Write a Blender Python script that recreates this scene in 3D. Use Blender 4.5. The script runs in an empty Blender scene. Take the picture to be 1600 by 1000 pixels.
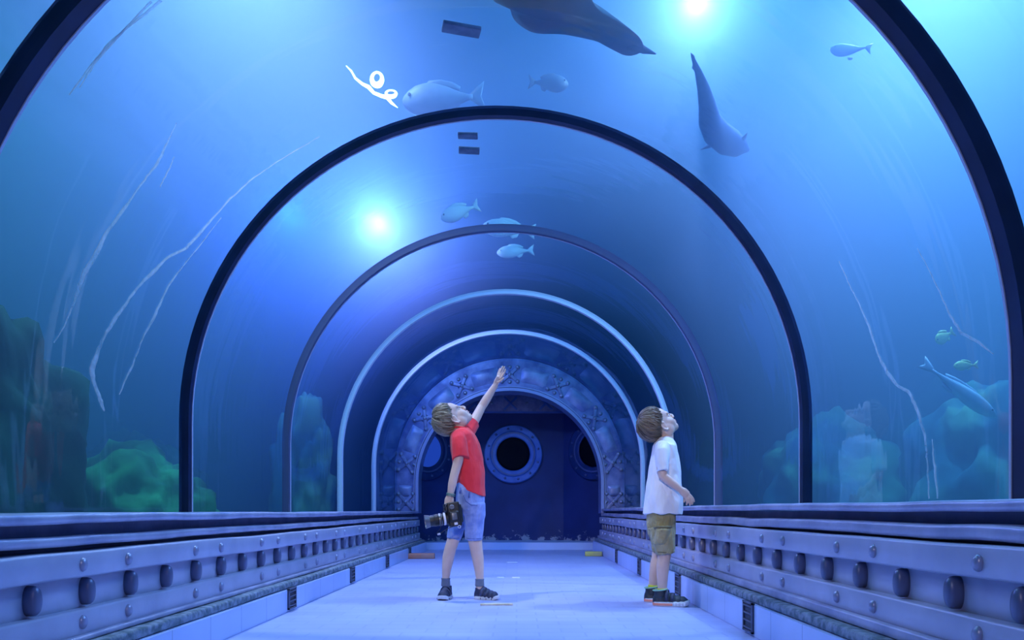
import bpy, bmesh, math, random
from mathutils import Vector, Matrix, noise
R = math.radians
PI = math.pi
C = bpy.context.scene.collection
WORK = bpy.data.scenes.new('work')
rnd = random.Random(7)
CAM = Vector((0.107, 0.0, 0.535))
F = 1067.0          # focal length in photo pixels (1600 wide)
VX, VY = 809.0, 798.0

def at(px, py, Y):
    """the point of the place at depth Y that the photo shows at px, py"""
    return Vector((CAM.x + (px - VX) / F * Y, Y, CAM.z + (VY - py) / F * Y))
def at_height(px, py, z):
    Y = (z - CAM.z) * F / (VY - py)
    return at(px, py, Y)

# ------------------------------------------------------------------ helpers
def link(o, parent=None):
    C.objects.link(o)
    if parent is not None:
        o.parent = parent
    return o
def obj(name, verts, faces, mat, parent=None, smooth=True, autosmooth=None):
    me = bpy.data.meshes.new(name)
    me.from_pydata([tuple(v) for v in verts], [], faces)
    me.validate()
    if mat is not None:
        me.materials.append(mat)
    if smooth:
        me.polygons.foreach_set('use_smooth', [True] * len(me.polygons))
    if autosmooth:
        me.set_sharp_from_angle(angle=R(autosmooth))
    o = bpy.data.objects.new(name, me)
    return link(o, parent)
def empty(name, loc=(0, 0, 0), rotz=0):
    o = bpy.data.objects.new(name, None)
    o.location = loc
    o.rotation_euler = (0, 0, rotz)
    o.empty_display_size = 0.1
    return link(o)
def tag(o, label, cat, group=None, kind=None):
    o['label'] = label
    o['category'] = cat
    if group: o['group'] = group
    if kind: o['kind'] = kind
    return o
def struct(o):
    o['kind'] = 'structure'
    return o
def copy_tree(o, parent=None):
    c = o.copy(); C.objects.link(c)
    if parent is not None: c.parent = parent
    for ch in list(o.children):
        copy_tree(ch, c)
    return c

class MB:
    """collects shapes into one mesh"""
    def __init__(s): s.v = []; s.f = []
    def add(s, verts, faces):
        b = len(s.v)
        s.v += [Vector(v) for v in verts]
        s.f += [tuple(i + b for i in f) for f in faces]
        return s
    def box(s, lo, hi, M=None):
        x0, y0, z0 = lo; x1, y1, z1 = hi
        v = [Vector(p) for p in ((x0,y0,z0),(x1,y0,z0),(x1,y1,z0),(x0,y1,z0),(x0,y0,z1),(x1,y0,z1),(x1,y1,z1),(x0,y1,z1))]
        if M: v = [M @ p for p in v]
        return s.add(v, [(0,3,2,1),(4,5,6,7),(0,1,5,4),(1,2,6,5),(2,3,7,6),(3,0,4,7)])
    def rbox(s, lo, hi, b=0.003, M=None, seg=2):
        bm = bmesh.new()
        bmesh.ops.create_cube(bm, size=1)
        lo = Vector(lo); hi = Vector(hi)
        for v in bm.verts:
            v.co = Vector([(lo[i] + hi[i]) / 2 + v.co[i] * (hi[i] - lo[i]) for i in range(3)])
        bmesh.ops.bevel(bm, geom=bm.edges[:], offset=b, segments=seg, affect='EDGES', profile=0.6)
        bm.verts.index_update()
        v = [M @ x.co if M else x.co.copy() for x in bm.verts]
        f = [tuple(x.index for x in p.verts) for p in bm.faces]
        bm.free()
        return s.add(v, f)
    def ell(s, c, r, M=None, u=20, w=12):
        c = Vector(c); v = []; f = []
        if isinstance(r, (int, float)): r = (r, r, r)
        for j in range(w + 1):
            t = PI * j / w
            for i in range(u):
                p = 2 * PI * i / u
                q = Vector((r[0] * math.sin(t) * math.cos(p), r[1] * math.sin(t) * math.sin(p), r[2] * math.cos(t)))
                if M: q = M @ q
                v.append(c + q)
        for j in range(w):
            for i in range(u):
                a = j * u + i; b = j * u + (i + 1) % u
                if j == 0: f.append((a, a + u, b + u))
                elif j == w - 1: f.append((a, a + u, b))
                else: f.append((a, a + u, b + u, b))
        return s.add(v, f)
    def tube(s, pts, rad, n=12, cap=True, round_ends=False, side=None):
        """a tapered tube along pts; rad: number, or per point a number or (across, along side)"""
        pts = [Vector(p) for p in pts]
        if not isinstance(rad, (list, tuple)): rad = [rad] * len(pts)
        rad = [(r, r) if isinstance(r, (int, float)) else r for r in rad]
        if round_ends:
            def ends(p, q, r, first):
                d = (p - q).normalized(); o = []
                for k in (0.92, 0.7, 0.35):
                    m = math.sqrt(1 - k * k)
                    o.append((p + d * min(r) * k, (r[0] * m, r[1] * m)))
                return o
            a = ends(pts[0], pts[1], rad[0], True); b = ends(pts[-1], pts[-2], rad[-1], False)
            pts = [x[0] for x in a] + pts + [x[0] for x in reversed(b)]
            rad = [x[1] for x in a] + rad + [x[1] for x in reversed(b)]
        v = []; f = []
        up = Vector(side) if side else None
        prev = None
        for i, p in enumerate(pts):
            t = (pts[min(i + 1, len(pts) - 1)] - pts[max(i - 1, 0)])
            if t.length < 1e-9: t = Vector((0, 0, 1))
            t.normalize()
            if up is not None:
                a = up - t * up.dot(t)
            elif prev is None:
                a = t.orthogonal()
            else:
                a = prev - t * prev.dot(t)
            if a.length < 1e-6: a = t.orthogonal()
            a.normalize(); prev = a
            b = t.cross(a)
            for k in range(n):
                th = 2 * PI * k / n
                v.append(p + a * math.cos(th) * rad[i][0] + b * math.sin(th) * rad[i][1])
        for i in range(len(pts) - 1):
            for k in range(n):
                k2 = (k + 1) % n
                f.append((i * n + k, i * n + k2, (i + 1) * n + k2, (i + 1) * n + k))
        if cap:
            f.append(tuple(reversed(range(n))))
            f.append(tuple((len(pts) - 1) * n + k for k in range(n)))
        return s.add(v, f)
    def lathe(s, prof, M=None, n=32, close=False):
        """prof: (radius, height) pairs turned about local z"""
        v = []; f = []
        for r, z in prof:
            for k in range(n):
                q = Vector((r * math.cos(2*PI*k/n), r * math.sin(2*PI*k/n), z))
                v.append(M @ q if M else q)
        m = len(prof)
        for i in range(m if close else m - 1):
            j = (i + 1) % m
            for k in range(n):
                k2 = (k + 1) % n
                f.append((i*n+k, i*n+k2, j*n+k2, j*n+k))
        if not close:
            f.append(tuple(reversed(range(n)))); f.append(tuple((m-1)*n+k for k in range(n)))
        return s.add(v, f)
    def build(s, name, mat, parent=None, smooth=True, autosmooth=None):
        return obj(name, s.v, s.f, mat, parent, smooth, autosmooth)
    def fused(s, name, mat, parent=None, voxel=0.004, smooth=6, factor=0.5):
        """fuse all shapes into one continuous skin"""
        me = bpy.data.meshes.new(name)
        me.from_pydata([tuple(v) for v in s.v], [], s.f); me.validate()
        o = bpy.data.objects.new(name, me)
        WORK.collection.objects.link(o)
        m = o.modifiers.new('fuse', 'REMESH'); m.mode = 'VOXEL'; m.voxel_size = voxel; m.use_smooth_shade = True
        if smooth:
            q = o.modifiers.new('smooth', 'SMOOTH'); q.iterations = smooth; q.factor = factor
        WORK.view_layers[0].update(); dg = WORK.view_layers[0].depsgraph
        me2 = bpy.data.meshes.new_from_object(o.evaluated_get(dg))
        WORK.collection.objects.unlink(o)
        o.modifiers.clear(); o.data = me2; bpy.data.meshes.remove(me); me2.name = name
        me2.materials.clear(); me2.materials.append(mat)
        me2.polygons.foreach_set('use_smooth', [True] * len(me2.polygons))
        return link(o, parent)

# ------------------------------------------------------------------ materials
def mat_new(name):
    m = bpy.data.materials.new(name); m.use_nodes = True
    m.node_tree.nodes.clear()
    return m, m.node_tree.nodes, m.node_tree.links
def N(ns, t, **k):
    n = ns.new(t)
    for a, b in k.items():
        if a in n.inputs: n.inputs[a].default_value = b
        else: setattr(n, a, b)
    return n
def ramp(ns, stops):
    n = ns.new('ShaderNodeValToRGB')
    e = n.color_ramp.elements
    while len(e) < len(stops): e.new(0.5)
    for x, (p, c) in zip(e, stops):
        x.position = p; x.color = (*c, 1) if len(c) == 3 else c
    return n
def pbr(name, col, rough=0.5, metal=0.0, col2=None, scale=8.0, detail=4.0, lo=0.35, hi=0.65, bump=0.0, bscale=None, stretch=None, spec=0.5, sss=0.0, rough2=None):
    m, ns, ln = mat_new(name)
    out = N(ns, 'ShaderNodeOutputMaterial'); b = N(ns, 'ShaderNodeBsdfPrincipled')
    b.inputs['Roughness'].default_value = rough; b.inputs['Metallic'].default_value = metal
    b.inputs['Specular IOR Level'].default_value = spec
    b.inputs['Base Color'].default_value = (*col, 1)
    if sss:
        b.inputs['Subsurface Weight'].default_value = sss
        b.inputs['Subsurface Radius'].default_value = (0.02, 0.008, 0.005)
        b.inputs['Subsurface Scale'].default_value = 0.3
    ln.new(b.outputs[0], out.inputs[0])
    tc = N(ns, 'ShaderNodeTexCoord'); mp = N(ns, 'ShaderNodeMapping')
    ln.new(tc.outputs['Object'], mp.inputs[0])
    if stretch: mp.inputs['Scale'].default_value = stretch
    if col2 is not None:
        t = N(ns, 'ShaderNodeTexNoise'); t.inputs['Scale'].default_value = scale; t.inputs['Detail'].default_value = detail
        r = ramp(ns, [(lo, col), (hi, col2)])
        ln.new(mp.outputs[0], t.inputs[0]); ln.new(t.outputs[0], r.inputs[0]); ln.new(r.outputs[0], b.inputs['Base Color'])
        if rough2 is not None:
            mr = N(ns, 'ShaderNodeMapRange'); mr.inputs[3].default_value = rough; mr.inputs[4].default_value = rough2
            ln.new(t.outputs[0], mr.inputs[0]); ln.new(mr.outputs[0], b.inputs['Roughness'])
    if bump:
        t2 = N(ns, 'ShaderNodeTexNoise'); t2.inputs['Scale'].default_value = bscale or scale; t2.inputs['Detail'].default_value = 5
        bp = N(ns, 'ShaderNodeBump'); bp.inputs['Strength'].default_value = bump; bp.inputs['Distance'].default_value = 0.01
        ln.new(mp.outputs[0], t2.inputs[0]); ln.new(t2.outputs[0], bp.inputs['Height']); ln.new(bp.outputs[0], b.inputs['Normal'])
    return m

M = {}
M['metal'] = pbr('painted_metal', (0.44, 0.43, 0.55), 0.42, 0.2, (0.55, 0.53, 0.66), 5, bump=0.25, bscale=9)
M['metal_cap'] = pbr('worn_cap', (0.32, 0.32, 0.46), 0.4, 0.25, (0.50, 0.48, 0.62), 7, bump=0.5, bscale=14)
M['metal_dark'] = pbr('dark_recess', (0.12, 0.14, 0.25), 0.55, 0.2, (0.18, 0.2, 0.33), 9, bump=0.3, bscale=20)
M['rivet'] = pbr('rivet_metal', (0.36, 0.36, 0.50), 0.3, 0.3)
M['rough_strip'] = pbr('rough_mortar', (0.10, 0.14, 0.17), 0.8, 0, (0.26, 0.29, 0.36), 28, lo=0.4, hi=0.62, bump=0.9, bscale=40)
M['portal'] = pbr('portal_metal', (0.10, 0.12, 0.30), 0.38, 0.3, (0.26, 0.29, 0.55), 6, bump=0.35, bscale=10)
M['portal_plate'] = pbr('portal_plate', (0.16, 0.18, 0.38), 0.38, 0.2, (0.42, 0.43, 0.64), 5, bump=0.35, bscale=10)
M['bolt'] = pbr('bolt_metal', (0.15, 0.16, 0.26), 0.35, 0.3)
M['portal_strap'] = pbr('portal_strap', (0.17, 0.18, 0.36), 0.4, 0.3, (0.28, 0.30, 0.50), 14)
M['portal_trim'] = pbr('portal_trim', (0.34, 0.38, 0.62), 0.3, 0.4)
M['back_wall'] = None
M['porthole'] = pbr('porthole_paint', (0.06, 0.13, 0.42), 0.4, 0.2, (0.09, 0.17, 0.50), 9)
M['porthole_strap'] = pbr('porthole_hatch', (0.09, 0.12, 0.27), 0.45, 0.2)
M['porthole_dark'] = pbr('porthole_dark_paint', (0.010, 0.03, 0.13), 0.45, 0.2, (0.016, 0.04, 0.17), 9)  # flange paint darkened, shade of the unlit side walls put into the colour
M['black_glass'] = pbr('black_glass', (0.002, 0.0025, 0.008), 0.7, spec=0.1)
M['vent'] = pbr('vent_dark', (0.02, 0.025, 0.05), 0.5)
M['vent_slat'] = pbr('vent_slat', (0.10, 0.11, 0.17), 0.45, 0.3)
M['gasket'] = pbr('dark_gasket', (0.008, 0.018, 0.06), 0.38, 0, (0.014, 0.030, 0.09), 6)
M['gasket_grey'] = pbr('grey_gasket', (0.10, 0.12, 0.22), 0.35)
M['gasket_pale'] = pbr('pale_gasket', (0.72, 0.75, 0.88), 0.4)  # far gaskets: the light they reflect is put into the base colour
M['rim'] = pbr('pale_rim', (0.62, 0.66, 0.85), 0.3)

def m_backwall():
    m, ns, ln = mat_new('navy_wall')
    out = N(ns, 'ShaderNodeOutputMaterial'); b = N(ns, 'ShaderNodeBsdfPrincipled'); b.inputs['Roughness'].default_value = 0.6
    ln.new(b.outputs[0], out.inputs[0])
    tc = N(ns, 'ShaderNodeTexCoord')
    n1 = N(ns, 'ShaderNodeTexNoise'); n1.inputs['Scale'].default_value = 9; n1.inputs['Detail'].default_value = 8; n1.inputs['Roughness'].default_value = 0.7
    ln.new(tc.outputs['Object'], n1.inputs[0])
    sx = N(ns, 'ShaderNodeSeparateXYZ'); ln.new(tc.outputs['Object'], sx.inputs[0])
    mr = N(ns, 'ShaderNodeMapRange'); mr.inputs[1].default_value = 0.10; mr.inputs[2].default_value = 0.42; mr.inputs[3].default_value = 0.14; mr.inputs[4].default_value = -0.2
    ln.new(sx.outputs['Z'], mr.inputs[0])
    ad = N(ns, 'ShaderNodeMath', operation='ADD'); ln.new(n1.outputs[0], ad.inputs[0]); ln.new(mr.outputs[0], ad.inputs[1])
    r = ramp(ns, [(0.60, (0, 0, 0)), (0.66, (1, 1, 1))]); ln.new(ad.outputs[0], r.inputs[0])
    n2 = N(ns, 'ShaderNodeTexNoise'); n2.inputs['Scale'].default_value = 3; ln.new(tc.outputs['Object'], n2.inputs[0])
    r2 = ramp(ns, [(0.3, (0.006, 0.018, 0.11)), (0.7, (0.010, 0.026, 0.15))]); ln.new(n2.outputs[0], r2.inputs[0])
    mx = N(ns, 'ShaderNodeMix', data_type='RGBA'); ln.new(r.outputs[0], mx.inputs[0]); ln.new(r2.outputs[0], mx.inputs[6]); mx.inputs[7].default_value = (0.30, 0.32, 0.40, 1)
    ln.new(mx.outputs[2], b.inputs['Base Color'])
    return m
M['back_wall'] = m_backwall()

def m_tiles(name, col, col2, grout, w, h, rough, plane='xy', mort=0.02, var=1.0):
    m, ns, ln = mat_new(name)
    out = N(ns, 'ShaderNodeOutputMaterial'); b = N(ns, 'ShaderNodeBsdfPrincipled'); b.inputs['Roughness'].default_value = rough
    ln.new(b.outputs[0], out.inputs[0])
    tc = N(ns, 'ShaderNodeTexCoord'); sx = N(ns, 'ShaderNodeSeparateXYZ'); ln.new(tc.outputs['Object'], sx.inputs[0])
    cb = N(ns, 'ShaderNodeCombineXYZ')
    ln.new(sx.outputs['X' if plane == 'xy' else 'Y'], cb.inputs[0]); ln.new(sx.outputs['Y' if plane == 'xy' else 'Z'], cb.inputs[1])
    br = N(ns, 'ShaderNodeTexBrick'); br.offset = 0.0 if plane != 'xy' else 0.5
    br.inputs['Color1'].default_value = (*col, 1); br.inputs['Color2'].default_value = (*col2, 1); br.inputs['Mortar'].default_value = (*grout, 1)
    br.inputs['Scale'].default_value = 1; br.inputs['Mortar Size'].default_value = mort * min(w, h); br.inputs['Mortar Smooth'].default_value = 0.3
    br.inputs['Brick Width'].default_value = w; br.inputs['Row Height'].default_value = h
    ln.new(cb.outputs[0], br.inputs[0])
    n2 = N(ns, 'ShaderNodeTexNoise'); n2.inputs['Scale'].default_value = 2.3; n2.inputs['Detail'].default_value = 6; ln.new(tc.outputs['Object'], n2.inputs[0])
    r2 = ramp(ns, [(0.3, (0.86, 0.86, 0.88)), (0.7, (1, 1, 1))]); ln.new(n2.outputs[0], r2.inputs[0])
    mx = N(ns, 'ShaderNodeMix', data_type='RGBA', blend_type='MULTIPLY'); mx.inputs[0].default_value = var
    ln.new(br.outputs[0], mx.inputs[6]); ln.new(r2.outputs[0], mx.inputs[7]); ln.new(mx.outputs[2], b.inputs['Base Color'])
    bp = N(ns, 'ShaderNodeBump'); bp.inputs['Strength'].default_value = 0.25; bp.inputs['Distance'].default_value = 0.004; bp.invert = True
    ln.new(br.outputs['Fac'], bp.inputs['Height']); ln.new(bp.outputs[0], b.inputs['Normal'])
    return m
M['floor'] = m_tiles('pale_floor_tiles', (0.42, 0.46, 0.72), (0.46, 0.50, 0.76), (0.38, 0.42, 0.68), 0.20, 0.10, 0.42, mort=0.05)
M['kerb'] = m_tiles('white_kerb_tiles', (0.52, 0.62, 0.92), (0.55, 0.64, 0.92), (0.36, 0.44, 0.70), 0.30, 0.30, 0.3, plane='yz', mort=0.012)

def m_acrylic(name='acrylic'):
    """clear acrylic: lets light straight through and mirrors the tunnel more and more towards grazing angles"""
    m, ns, ln = mat_new(name)
    out = N(ns, 'ShaderNodeOutputMaterial')
    tr = N(ns, 'ShaderNodeBsdfTransparent'); tr.inputs[0].default_value = (0.96, 0.98, 1.0, 1)
    gl = N(ns, 'ShaderNodeBsdfGlossy'); gl.inputs['Roughness'].default_value = 0.03; gl.inputs[0].default_value = (0.50, 0.78, 1, 1)
    tc = N(ns, 'ShaderNodeTexCoord'); mp = N(ns, 'ShaderNodeMapping'); mp.inputs['Scale'].default_value = (0.7, 5.0, 0.7)
    ln.new(tc.outputs['Object'], mp.inputs[0])
    n1 = N(ns, 'ShaderNodeTexNoise'); n1.inputs['Scale'].default_value = 1.4; n1.inputs['Detail'].default_value = 2.0
    ln.new(mp.outputs[0], n1.inputs[0])
    bp = N(ns, 'ShaderNodeBump'); bp.inputs['Strength'].default_value = 0.045; bp.inputs['Distance'].default_value = 0.05
    ln.new(n1.outputs[0], bp.inputs['Height']); ln.new(bp.outputs[0], gl.inputs['Normal'])
    ge = N(ns, 'ShaderNodeNewGeometry')
    dt = N(ns, 'ShaderNodeVectorMath', operation='DOT_PRODUCT'); ln.new(ge.outputs['Incoming'], dt.inputs[0]); ln.new(ge.outputs['Normal'], dt.inputs[1])
    ab = N(ns, 'ShaderNodeMath', operation='ABSOLUTE'); ln.new(dt.outputs['Value'], ab.inputs[0])
    su = N(ns, 'ShaderNodeMath', operation='SUBTRACT'); su.inputs[0].default_value = 1; ln.new(ab.outputs[0], su.inputs[1])
    pw = N(ns, 'ShaderNodeMath', operation='POWER'); pw.inputs[1].default_value = 3.6; ln.new(su.outputs[0], pw.inputs[0])
    mr = N(ns, 'ShaderNodeMapRange'); mr.inputs[3].default_value = 0.045; mr.inputs[4].default_value = 0.72; ln.new(pw.outputs[0], mr.inputs[0])
    mx = N(ns, 'ShaderNodeMixShader'); ln.new(mr.outputs[0], mx.inputs[0]); ln.new(tr.outputs[0], mx.inputs[1]); ln.new(gl.outputs[0], mx.inputs[2])
    ln.new(mx.outputs[0], out.inputs[0])
    return m
M['acrylic'] = m_acrylic()
def m_clear():
    m, ns, ln = mat_new('acrylic_wet_side')
    out = N(ns, 'ShaderNodeOutputMaterial'); tr = N(ns, 'ShaderNodeBsdfTransparent'); ln.new(tr.outputs[0], out.inputs[0])
    return m
M['clear'] = m_clear()
def emis(name, col, s):
    m, ns, ln = mat_new(name)
    out = N(ns, 'ShaderNodeOutputMaterial'); e = N(ns, 'ShaderNodeEmission'); e.inputs[0].default_value = (*col, 1); e.inputs[1].default_value = s
    ln.new(e.outputs[0], out.inputs[0])
    return m
# ------------------------------------------------------------------ the tunnel
Y0, Y1 = -2.4, 9.1
RG = 1.5                              # radius of the acrylic
def cz_at(y):
    """height of the acrylic's centre: the tube rises a little along its length"""
    K = [(-2.4, .80), (0, .83), (1.9, .90), (3.3, .963), (4.8, 1.0), (6.2, 1.016), (7.65, 1.03), (9.1, 1.036), (12, 1.036)]
    for (a, za), (b, zb) in zip(K, K[1:]):
        if y <= b: return za + (zb - za) * (y - a) / (b - a)
    return K[-1][1]
CZ = cz_at(9.1)
ZL = {-1: 0.527, 1: 0.564}            # height of the ledges
RING_Y = [0.425 + 1.445 * k for k in range(0, 7)]   # ring seams (the first two stand outside the frame)
RING_Y = [-1.02] + RING_Y

def arch(r, zb_left, zb_right, n=56, cz=CZ):
    p = [Vector((-r, 0, zb_left))]
    for k in range(n + 1):
        t = PI - PI * k / n
        p.append(Vector((r * math.cos(t), 0, cz + r * math.sin(t))))
    p.append(Vector((r, 0, zb_right)))
    return p

def arch_solid(name, r0, r1, y0, y1, mats, parent=None, zl=None, zr=None, cz=None, n=56):
    """a slab between two arches; mats[0] inner face, mats[1] the rest"""
    zl = ZL[-1] if zl is None else zl; zr = ZL[1] if zr is None else zr
    v = []
    for r in (r0, r1):
        for y in (y0, y1):
            A = arch(r, zl, zr, n, cz_at(y) if cz is None else (cz if not isinstance(cz, tuple) else cz[0 if r == r0 else 1]))
            v += [p + Vector((0, y, 0)) for p in A]
    k = len(A)
    f = []; mi = []
    for i in range(k - 1):
        f.append((i, i + 1, k + i + 1, k + i)); mi.append(0)            # inner
        f.append((2*k + i + 1, 2*k + i, 3*k + i, 3*k + i + 1)); mi.append(1)
        f.append((i + 1, i, 2*k + i, 2*k + i + 1)); mi.append(1)        # front
        f.append((k + i, k + i + 1, 3*k + i + 1, 3*k + i)); mi.append(1)
    f.append((0, k, 3*k, 2*k)); mi.append(1)
    f.append((k - 1, 2*k + k - 1, 3*k + k - 1, k + k - 1)); mi.append(1)
    o = obj(name, v, f, None, parent)
    for m in mats: o.data.materials.append(m)
    for p, i in zip(o.data.polygons, mi): p.material_index = min(i, len(mats) - 1)
    o.data.set_sharp_from_angle(angle=R(40))
    return o

# acrylic panels between the seams
edges = [Y0] + RING_Y
for i in range(len(edges) - 1):
    w = struct(arch_solid('window_%d' % (i + 1), RG, RG + 0.035, edges[i] + 0.012, edges[i + 1] - 0.012, [M['acrylic'], M['clear']]))
# seams: a dark gasket with a pale rim on the far edge
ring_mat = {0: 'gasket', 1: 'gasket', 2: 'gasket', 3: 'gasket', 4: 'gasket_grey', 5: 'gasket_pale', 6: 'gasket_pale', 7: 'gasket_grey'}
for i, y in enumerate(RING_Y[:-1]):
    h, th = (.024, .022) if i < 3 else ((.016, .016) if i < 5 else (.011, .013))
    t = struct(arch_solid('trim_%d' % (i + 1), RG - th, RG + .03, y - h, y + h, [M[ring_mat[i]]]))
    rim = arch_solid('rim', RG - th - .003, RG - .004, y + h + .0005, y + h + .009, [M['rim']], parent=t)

# floor
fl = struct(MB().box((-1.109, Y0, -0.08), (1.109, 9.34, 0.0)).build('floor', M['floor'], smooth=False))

# side kerbs (white tiles), then the riveted metal ledges above
def ext(prof, y0, y1, n, wob=0.0, seed=0):
    """extrude a closed (x, z) profile along y, with a hand-made wobble in its height"""
    v = []; f = []; k = len(prof)
    for i in range(n + 1):
        y = y0 + (y1 - y0) * i / n
        for j, (x, z) in enumerate(prof):
            dz = wob * (noise.noise((y * 1.3, seed * 7.1, 0)) + 0.5 * noise.noise((y * 4.1, seed * 3.3, 5)))
            dx = 0.5 * wob * noise.noise((y * 1.9, seed * 5.7, 9))
            v.append((x + dx, y, z + dz))
    for i in range(n):
        for j in range(k):
            j2 = (j + 1) % k
            f.append((i*k + j, i*k + j2, (i+1)*k + j2, (i+1)*k + j))
    f.append(tuple(range(k))); f.append(tuple(n*k + j for j in reversed(range(k))))
    return v, f
def round_rect(x0, x1, z0, z1, b):
    """profile whose x1 side is rounded (the side that faces the tunnel)"""
    s = 1 if x1 > x0 else -1
    return [(x0, z0), (x1 - s*b, z0), (x1 - s*b*0.3, z0 + b*0.3), (x1, z0 + b), (x1, z1 - b), (x1 - s*b*0.3, z1 - b*0.3), (x1 - s*b, z1), (x0, z1)]

EDGE = {-1: dict(kerb=.115, strip=.150, mould=.162, p3=(.164, .243), rec=.250, p1=(.336, .413), b2=(.431, .460), lip=(.497, .527)),
         1: dict(kerb=.135, strip=.172, mould=.195, p3=(.203, .284), rec=.290, p1=(.372, .452), b2=(.464, .503), lip=(.535, .564))}
SIDE = {-1: 'left', 1: 'right'}
def ribbed_ledge(s):
    e = EDGE[s]; sd = SIDE[s]
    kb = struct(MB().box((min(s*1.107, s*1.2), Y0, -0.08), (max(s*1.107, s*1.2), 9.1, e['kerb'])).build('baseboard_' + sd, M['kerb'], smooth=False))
    t = empty('riveted_ledge', (s*1.3, 3.3, 0))
    tag(t, 'riveted grey metal ledge along the %s side of the tunnel under the glass' % sd, 'ledge', 'riveted ledges')
    t_off = Vector((s*1.3, 3.3, 0))
    def P(name, prof, mat, wob, seed, n=150):
        v, f = ext(prof, Y0, 9.05, n, wob, seed + (20 if s > 0 else 0))
        v = [Vector(p) - t_off for p in v]
        o = obj(name, v, f, M[mat], t)
        o.data.set_sharp_from_angle(angle=R(50))
        return o
    X = lambda a: s * a
    P('core', [(X(1.55), -.05), (X(1.29), -.05), (X(1.29), e['lip'][1] - .03), (X(1.55), e['lip'][1] - .03)], 'metal_dark', 0, 0, 2)
    P('mortar_strip', round_rect(X(1.3), X(1.125), e['kerb'] + .001, e['strip'], .008), 'rough_strip', .004, 1)
    P('base_moulding', round_rect(X(1.3), X(1.165), e['strip'] + .001, e['p3'][0] + .004, .006), 'metal_cap', .002, 2)
    P('lower_panel', round_rect(X(1.3), X(1.19), e['p3'][0], e['p3'][1], .008), 'metal', .005, 3)
    P('recessed_panel', round_rect(X(1.3), X(1.226), e['p3'][1] - .004, e['p1'][0] + .004, .004), 'metal', .0015, 4)
    P('upper_panel', round_rect(X(1.3), X(1.19), e['p1'][0], e['p1'][1], .008), 'metal', .005, 5)
    P('moulding', round_rect(X(1.3), X(1.21), e['b2'][0], e['b2'][1], .010), 'metal_cap', .009, 6)
    P('top_cap', round_rect(X(1.55), X(1.215), e['lip'][0], e['lip'][1], .010), 'metal_cap', .006, 7)
    # rivets in pairs on both panels, big half-round bolts in the recess
    rv = MB(); Mx = Matrix.Rotation(s * -PI/2, 4, 'Y')
    rv.lathe([(.021, -.004), (.021, .003), (.019, .008), (.013, .0125), (.006, .0145)], Matrix.Scale(.7, 4, (0, 1, 0)) @ Mx, 16)
    bo = MB(); bo.lathe([(.042, -.008), (.042, .012), (.040, .022), (.033, .029), (.018, .0325)], Matrix.Scale(.46, 4, (0, 1, 0)) @ Mx, 22)
    r0 = b0 = None
    y_start = 2.035 if s < 0 else 2.078
    for k in range(-3, 10):
        for d in (0, .237):
            y = y_start + .71 * k + d
            if y > 9.0: continue
            for z in ((e['p3'][0] + e['p3'][1]) / 2, (e['p1'][0] + e['p1'][1]) / 2):
                if r0 is None: r0 = o = rv.build('rivet', M['rivet'], t)
                else: o = r0.copy(); C.objects.link(o); o.parent = t
                o.location = Vector((X(1.191), y, z)) - t_off
    y = (1.855 if s < 0 else 1.494) - .236 * 6
    zc = (e['p3'][1] + e['p1'][0]) / 2
    while y < 9.0:
        if y > 0.2:
            if b0 is None: b0 = o = bo.build('bolt', M['bolt'], t)
            else: o = b0.copy(); C.objects.link(o); o.parent = t
            o.location = Vector((X(1.223), y, zc)) - t_off
        y += .236
    return t
ledges = {s: ribbed_ledge(s) for s in (-1, 1)}

# vents in the kerbs
def kerb_vent(s, y, label):
    e = EDGE[s]
    t = empty('kerb_vent', (s*1.107, y, 0.012))
    tag(t, label, 'vent', 'small dark vents in the white kerbs')
    h = e['kerb'] - 0.004
    def X(a): return -s * a
    m = MB(); m.rbox((min(X(-.004), X(.004)), -.060, 0), (max(X(-.004), X(.004)), .060, h), .002); m.build('backing', M['vent'], t)
    m = MB()
    a, b = min(X(.003), X(.010)), max(X(.003), X(.010))
    m.box((a, -.060, 0), (b, -.050, h)).box((a, .050, 0), (b, .060, h)).box((a, -.06, 0), (b, .06, .008)).box((a, -.06, h-.008), (b, .06, h))
    m.build('frame', M['vent_slat'], t, smooth=False)
    for k in range(4):
        z = .018 + (h - .036) * k / 3
        m = MB(); m.rbox((a, -.049, z - .004), (b, .049, z + .004), .0015); m.build('slat', M['vent_slat'], t)
for k, y in enumerate((3.66, 5.0, 6.34, 7.66)):
    kerb_vent(-1, y, ['nearest dark slatted vent in the left white kerb', 'second dark slatted vent in the left white kerb, behind the nearest one', 'third dark slatted vent along the left white kerb', 'farthest dark vent in the left white kerb, beside the orange block'][k])
for k, y in enumerate((2.95, 4.25, 5.6, 6.9)):
    kerb_vent(1, y, ['nearest dark slatted vent in the right white kerb', 'dark slatted vent in the right white kerb behind the boy in the white shirt', 'third dark slatted vent along the right white kerb', 'farthest small dark vent in the right white kerb'][k])

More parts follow.
